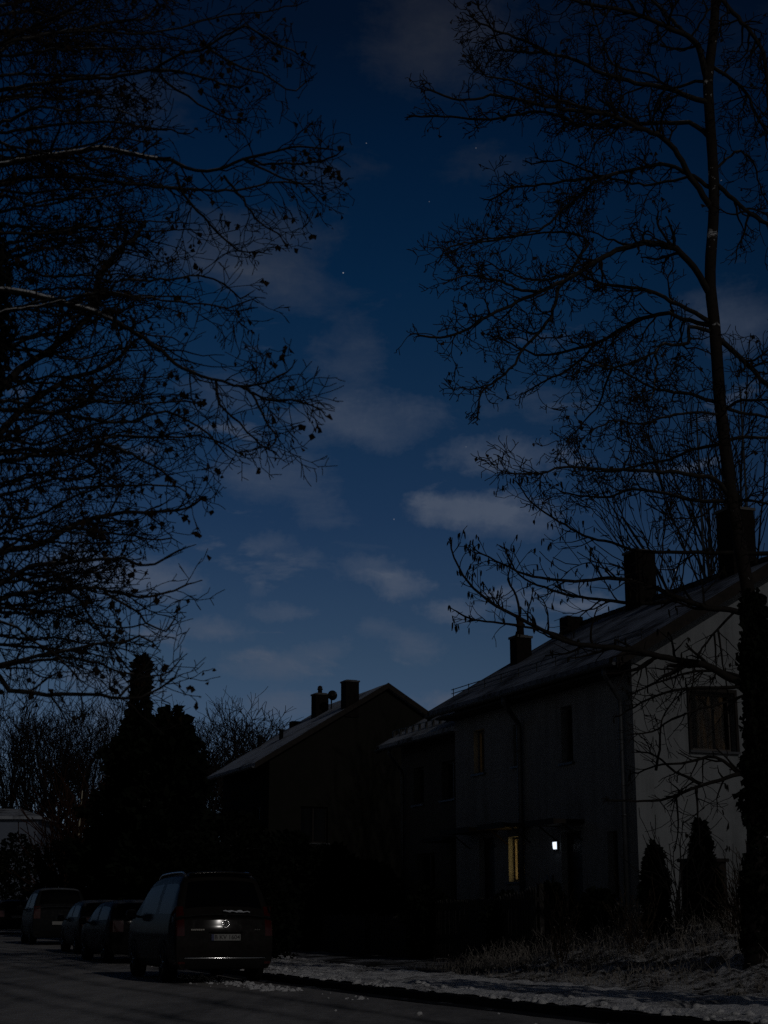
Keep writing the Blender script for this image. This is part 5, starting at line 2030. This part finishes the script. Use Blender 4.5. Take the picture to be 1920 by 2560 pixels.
def evergreen(name, label, cat, px, dist, prof_px, n, size, m, group=None, zb=None, seed=1, trunk=True, clump=1.0):
    rng = random.Random(seed)
    p = at(px, 2303, dist)
    u, v = uv_of(p.x, p.y)
    if zb is None:
        zb = bank_z(u, v) if u < 27 else road_z(u) + .1
    t = thing(name, label, cat, (p.x, p.y, zb), 0, group)
    k = dist / 3880.0
    prof = []
    for y, w in prof_px:
        d = view_dir(px, y)
        prof.append((EYE + d.z / d.y * dist - zb, w * k))
    prof = sorted(prof)
    if prof[0][0] > .3:
        prof.insert(0, (.1, prof[0][1] * .9))
    mb = MB()
    top = prof[-1][0]
    rr = max(.02, top * .014)
    mb.tube([Vector((0, 0, -.1)), Vector((.02, 0, top * .5)), Vector((0, 0, top * .97))], [rr, rr * .7, rr * .2], 6)
    rg = random.Random(seed + 5)
    for _ in range(int(14 + top * 2)):
        h = top * (.1 + .8 * rg.random())
        i = 0
        while i < len(prof) - 2 and prof[i + 1][0] < h:
            i += 1
        a = rg.random() * 6.28
        r = prof[i][1] * .8
        mb.tube([Vector((0, 0, h)), Vector((r * .6 * math.cos(a), r * .6 * math.sin(a), h + r * .1)), Vector((r * math.cos(a), r * math.sin(a), h + r * .12))], [rr * .3, rr * .2, rr * .1], 4, False)
    mb.build('trunk' if trunk else 'stems', M['bark'], t)
    mb = MB()
    foliage(mb, rng, Vector((0, 0, 0)), prof, n, size, clump=clump)
    mb.build('foliage', m, t)
    return t


evergreen('columnar_conifer', 'tall dark columnar evergreen left of the ochre house, highest of the evergreens', 'tree', 331, 62,
          [(1645, 3), (1662, 13), (1700, 15), (1765, 17), (1790, 28), (1840, 52), (1880, 70), (1950, 92), (2050, 118), (2200, 135)], 6200, .30, M['conifer'], None, None, 4, True, 1.1)
evergreen('bushy_conifer', 'broad dark evergreen hugging the right side of the columnar one', 'tree', 415, 58,
          [(1775, 8), (1800, 34), (1830, 52), (1870, 68), (1920, 84), (2000, 104), (2200, 125)], 4600, .32, M['conifer'], None, None, 9, True, 1.1)
evergreen('small_conifer', 'small cone-shaped evergreen before the gable, taller and pointed', 'tree', 1762, 28.0, [(2056, 1), (2080, 6), (2105, 12), (2135, 20), (2170, 28), (2205, 36), (2250, 42), (2290, 32)], 2700, .12, M['conifer'], 'small evergreens before the gable', None, 12, True, .3)
evergreen('small_conifer', 'lower rounded evergreen beside the corner of the pale house', 'tree', 1642, 28.6, [(2118, 1), (2132, 8), (2155, 17), (2190, 25), (2240, 31), (2285, 24)], 1900, .12, M['conifer'], 'small evergreens before the gable', None, 15, True, .3)
GS = 'dark garden shrubs behind the parked cars and fence'
SH = [(585, 50, 2035, 120, 'shrub', 'dark shrub below the left eave of the ochre house'), (720, 47, 2085, 105, 'shrub', 'dark shrub below the gable window of the ochre house'),
      (935, 44, 2162, 62, 'shrub_snow', 'low rounded shrub dusted with snow, in front of the lower terraced house'), (830, 45, 2120, 85, 'shrub', 'dark shrub left of the snow-dusted low one'),
      (1075, 37.5, 2225, 60, 'shrub', 'shrub behind the picket fence, before the lower terraced house'), (30, 86, 2085, 70, 'shrub', 'dark shrub at the left edge below the far pale house'),
      (150, 71, 2100, 90, 'shrub_snow', 'snow-flecked shrub behind the pale van'), (248, 65, 2062, 85, 'shrub_snow', 'snow-flecked shrub left of the columnar evergreen foot'),
      (480, 54, 2080, 110, 'shrub', 'dark shrub behind the brown car, below the broad evergreen'), (660, 40, 2180, 80, 'shrub', 'dark shrub just right of the brown car'),
      (1380, 33.0, 2215, 40, 'shrub', 'low shrub under the door lamp of the pale house'), (1270, 34.2, 2235, 50, 'shrub', 'low shrub under the lit window of the pale house'), (1500, 31.0, 2225, 50, 'shrub', 'low shrub left of the downpipe at the corner of the pale house')]
for k, (px, ds, yt, hw, mt, lb) in enumerate(SH):
    b = 2303 + .9 * 3880 / ds
    evergreen('garden_shrub', lb, 'shrub', px, ds, [(yt, hw * .25), (yt + .12 * (b - yt), hw * .7), (yt + .35 * (b - yt), hw), (yt + .7 * (b - yt), hw * .95), (b, hw * .75)], 1500, .2 if ds > 40 else .12, M[mt], GS, None, 40 + k, False, 1.5)


def stemmy(name, label, cat, px, dist, top, hw, n, m, seed, rmin=.006, pale=None):
    """a bare many-stemmed shrub"""
    rng = random.Random(seed)
    p = at(px, 2303, dist)
    u, v = uv_of(p.x, p.y)
    zb = (bank_z(u, v) if u < 27.5 else road_z(u)) - .05
    d = view_dir(px, top)
    h = EYE + d.z / d.y * dist - zb
    w = hw * dist / 3880
    t = thing(name, label, cat, (p.x, p.y, zb))
    c = Cfg()
    c.seg = (h * .08, h * .07, .1)
    c.kink = (.09, .14, .2)
    c.trop = Vector((0, 0, 1))
    c.tw = (.05, .06, .05)
    c.levels = 1
    c.dens = (6.0 / h, 0, 0)
    c.flat = 0
    c.view = Vector((0, 1, 0))
    c.rmin = rmin
    mb, tips = MB(), []
    for k in range(n):
        a = rng.random() * 6.28
        q = w * .25 * rng.random()
        ln = w / h * rng.random() * .9
        grow(rng, mb, Vector((q * math.cos(a), q * math.sin(a), 0)), Vector((math.cos(a) * ln, math.sin(a) * ln, 1)).normalized(), h * (.6 + .4 * rng.random()), rmin * 2.2, 0, c, tips)
    mb.build('stems', m, t)
    if pale:
        mb = MB()
        mb.tube([Vector((pale, 0, h * .1)), Vector((pale + .07, .02, h * .45)), Vector((pale - .02, .05, h * .75)), Vector((pale + .06, .05, h * 1.04))], [.06, .05, .04, .02], 7)
        mb.build('pale_stem', M['birch'], t, True)
    return t


stemmy('bare_shrub', 'bare thicket in lamplight-red colour with one pale stem, right of the far pale house', 'shrub', 160, 76, 1990, 75, 60, M['lamplit_twig'], 3, .022, .5)
stemmy('bare_shrub', 'thin bare shrub with upright stems between the two small evergreens', 'shrub', 1700, 27.5, 2035, 40, 9, M['twig'], 6, .007)
stemmy('bare_shrub', 'tall thin dead stalks right of the pointed evergreen', 'shrub', 1850, 26.0, 2130, 40, 16, M['stem'], 8, .006)
stemmy('bare_shrub', 'brown bare shrub at the back of the bank below the door lamp', 'shrub', 1400, 29.0, 2215, 60, 12, M['stem'], 10, .005)
stemmy('bare_shrub', 'brown bare shrub on the bank at the foot of the ivy-clad trunk', 'shrub', 1830, 26.5, 2215, 70, 14, M['stem'], 11, .005)
stemmy('bare_shrub', 'brown bare shrub on the bank in front of the lower rounded evergreen', 'shrub', 1590, 27.5, 2225, 70, 14, M['stem'], 12, .005)

# ---- unseen tall row across the street, added to darken reflections in the cars
hg = thing('added_hedge', 'unseen tall evergreen row added along the left side of the street to block sky glow', 'added_hedge', W(24, -5.5, .05), ANG)
mb = MB()
n = 60
for i in range(n + 1):
    y = i * 1.2
    z0 = road_z(24 + y) - .1
    for x, z in ((-.9, 0), (-1.0, 3.5), (-.55, 6.6), (.1, 6.9), (.65, 6.4), (1.0, 3.3), (.9, 0)):
        mb.v.append((x + .25 * hsh(y * .5, z * .7, x), y, z0 + z + (.5 * hsh(y * .4, x, 3) if z > 4 else 0)))
for i in range(n):
    for j in range(6):
        mb.f.append([i * 7 + j, i * 7 + j + 1, i * 7 + 8 + j, i * 7 + 7 + j])
        mb.m.append(0)
mb.build('dense_core', M['conifer'], hg)
mb = MB()
rng = random.Random(90)
for i in range(9000):
    y = rng.random() * n * 1.2
    z = 7.0 * rng.random()
    x = rng.choice((-1, 1)) * (1.0 - .35 * max(0, z - 5))
    leaf_at(rng, mb, Vector((x + rng.gauss(0, .12), y, road_z(24 + y) + z)), .3, False)
mb.build('foliage', M['conifer'], hg)

# ---- small dark garden cabinet beside the pointed evergreen
p = at(1796, 2303, 29.2)
u, v = uv_of(p.x, p.y)
gb = thing('garden_cabinet', 'narrow dark wooden garden cabinet standing behind the pointed evergreen', 'cabinet', (p.x, p.y, bank_z(u, v) - .05), ANG)
mb = MB()
hgt = EYE + view_dir(1796, 2146).z / view_dir(1796, 2146).y * 29.2 - gb.location.z
mb.box(-.42, .22, 0, .5, 0, hgt - .06)
mb.build('body', M['darkwood'], gb)
mb = MB()
mb.box(-.46, .26, -.05, .54, hgt - .058, hgt)
mb.build('roof', M['darkwood'], gb)
mb = MB()
for k in range(2):
    mb.box(-.39 + .3 * k, -.11 + .3 * k, -.025, -.003, .08, hgt - .12)
d_ = mb.build('door', M['darkwood'], gb)
mb = MB()
mb.box(-.115, -.095, -.04, -.026, hgt * .5, hgt * .5 + .12)
mb.build('handle', M['metal'], d_)


# ---- picket fences along the front gardens
def picket_fence(label, u0, u1, v, h=1.15):
    t = thing('picket_fence', label, 'fence', W(u0, v, bank_z(u0, v) - .02), ANG, 'picket fences along the front gardens')
    z0 = t.location.z
    L = u1 - u0
    mb = MB()
    rng = random.Random(int(u0 * 10))
    for y in frange(.06, L - .06, .115):
        zz_ = bank_z(u0 + y, v) - z0
        hh = h * (1 + .015 * rng.gauss(0, 1))
        a = .012 * rng.gauss(0, 1)
        w = .034
        mb.add([(-.012, y - w, zz_ + .02), (.012, y - w, zz_ + .02), (.012, y + w, zz_ + .02), (-.012, y + w, zz_ + .02),
                (-.012, y - w + a, zz_ + hh - .05), (.012, y - w + a, zz_ + hh - .05), (.012, y + w + a, zz_ + hh - .05), (-.012, y + w + a, zz_ + hh - .05), (-.012, y + a, zz_ + hh), (.012, y + a, zz_ + hh)],
               [(0, 1, 2, 3), (0, 4, 5, 1), (2, 6, 7, 3), (1, 5, 9, 6, 2), (3, 7, 8, 4, 0), (4, 8, 9, 5), (8, 7, 6, 9)])
    mb.build('pickets', M['picket'], t)
    for z in (.28, h - .25):
        mb = MB()
        mb.box(.014, .05, 0, L, z - .04 + bank_z(u0, v) - z0, z + .04 + bank_z(u0, v) - z0)
        mb.build('rail', M['picket'], t)
    for y in (0.03, L * .5, L - .03):
        mb = MB()
        zz_ = bank_z(u0 + y, v) - z0
        mb.box(.052, .15, y - .05, y + .05, zz_ - .1, zz_ + h + .05)
        mb.build('post', M['picket'], t)
    return t


picket_fence('weathered picket fence nearest the snowy bank, right of the gap', 35.2, 37.6, 14.6, .95)
picket_fence('weathered picket fence left of the gap, before the snow-dusted shrub', 38.4, 42.2, 14.75, .95)
picket_fence('snow-topped picket fence set back against the pale house front', 29.0, 34.6, 14.75, 1.25)
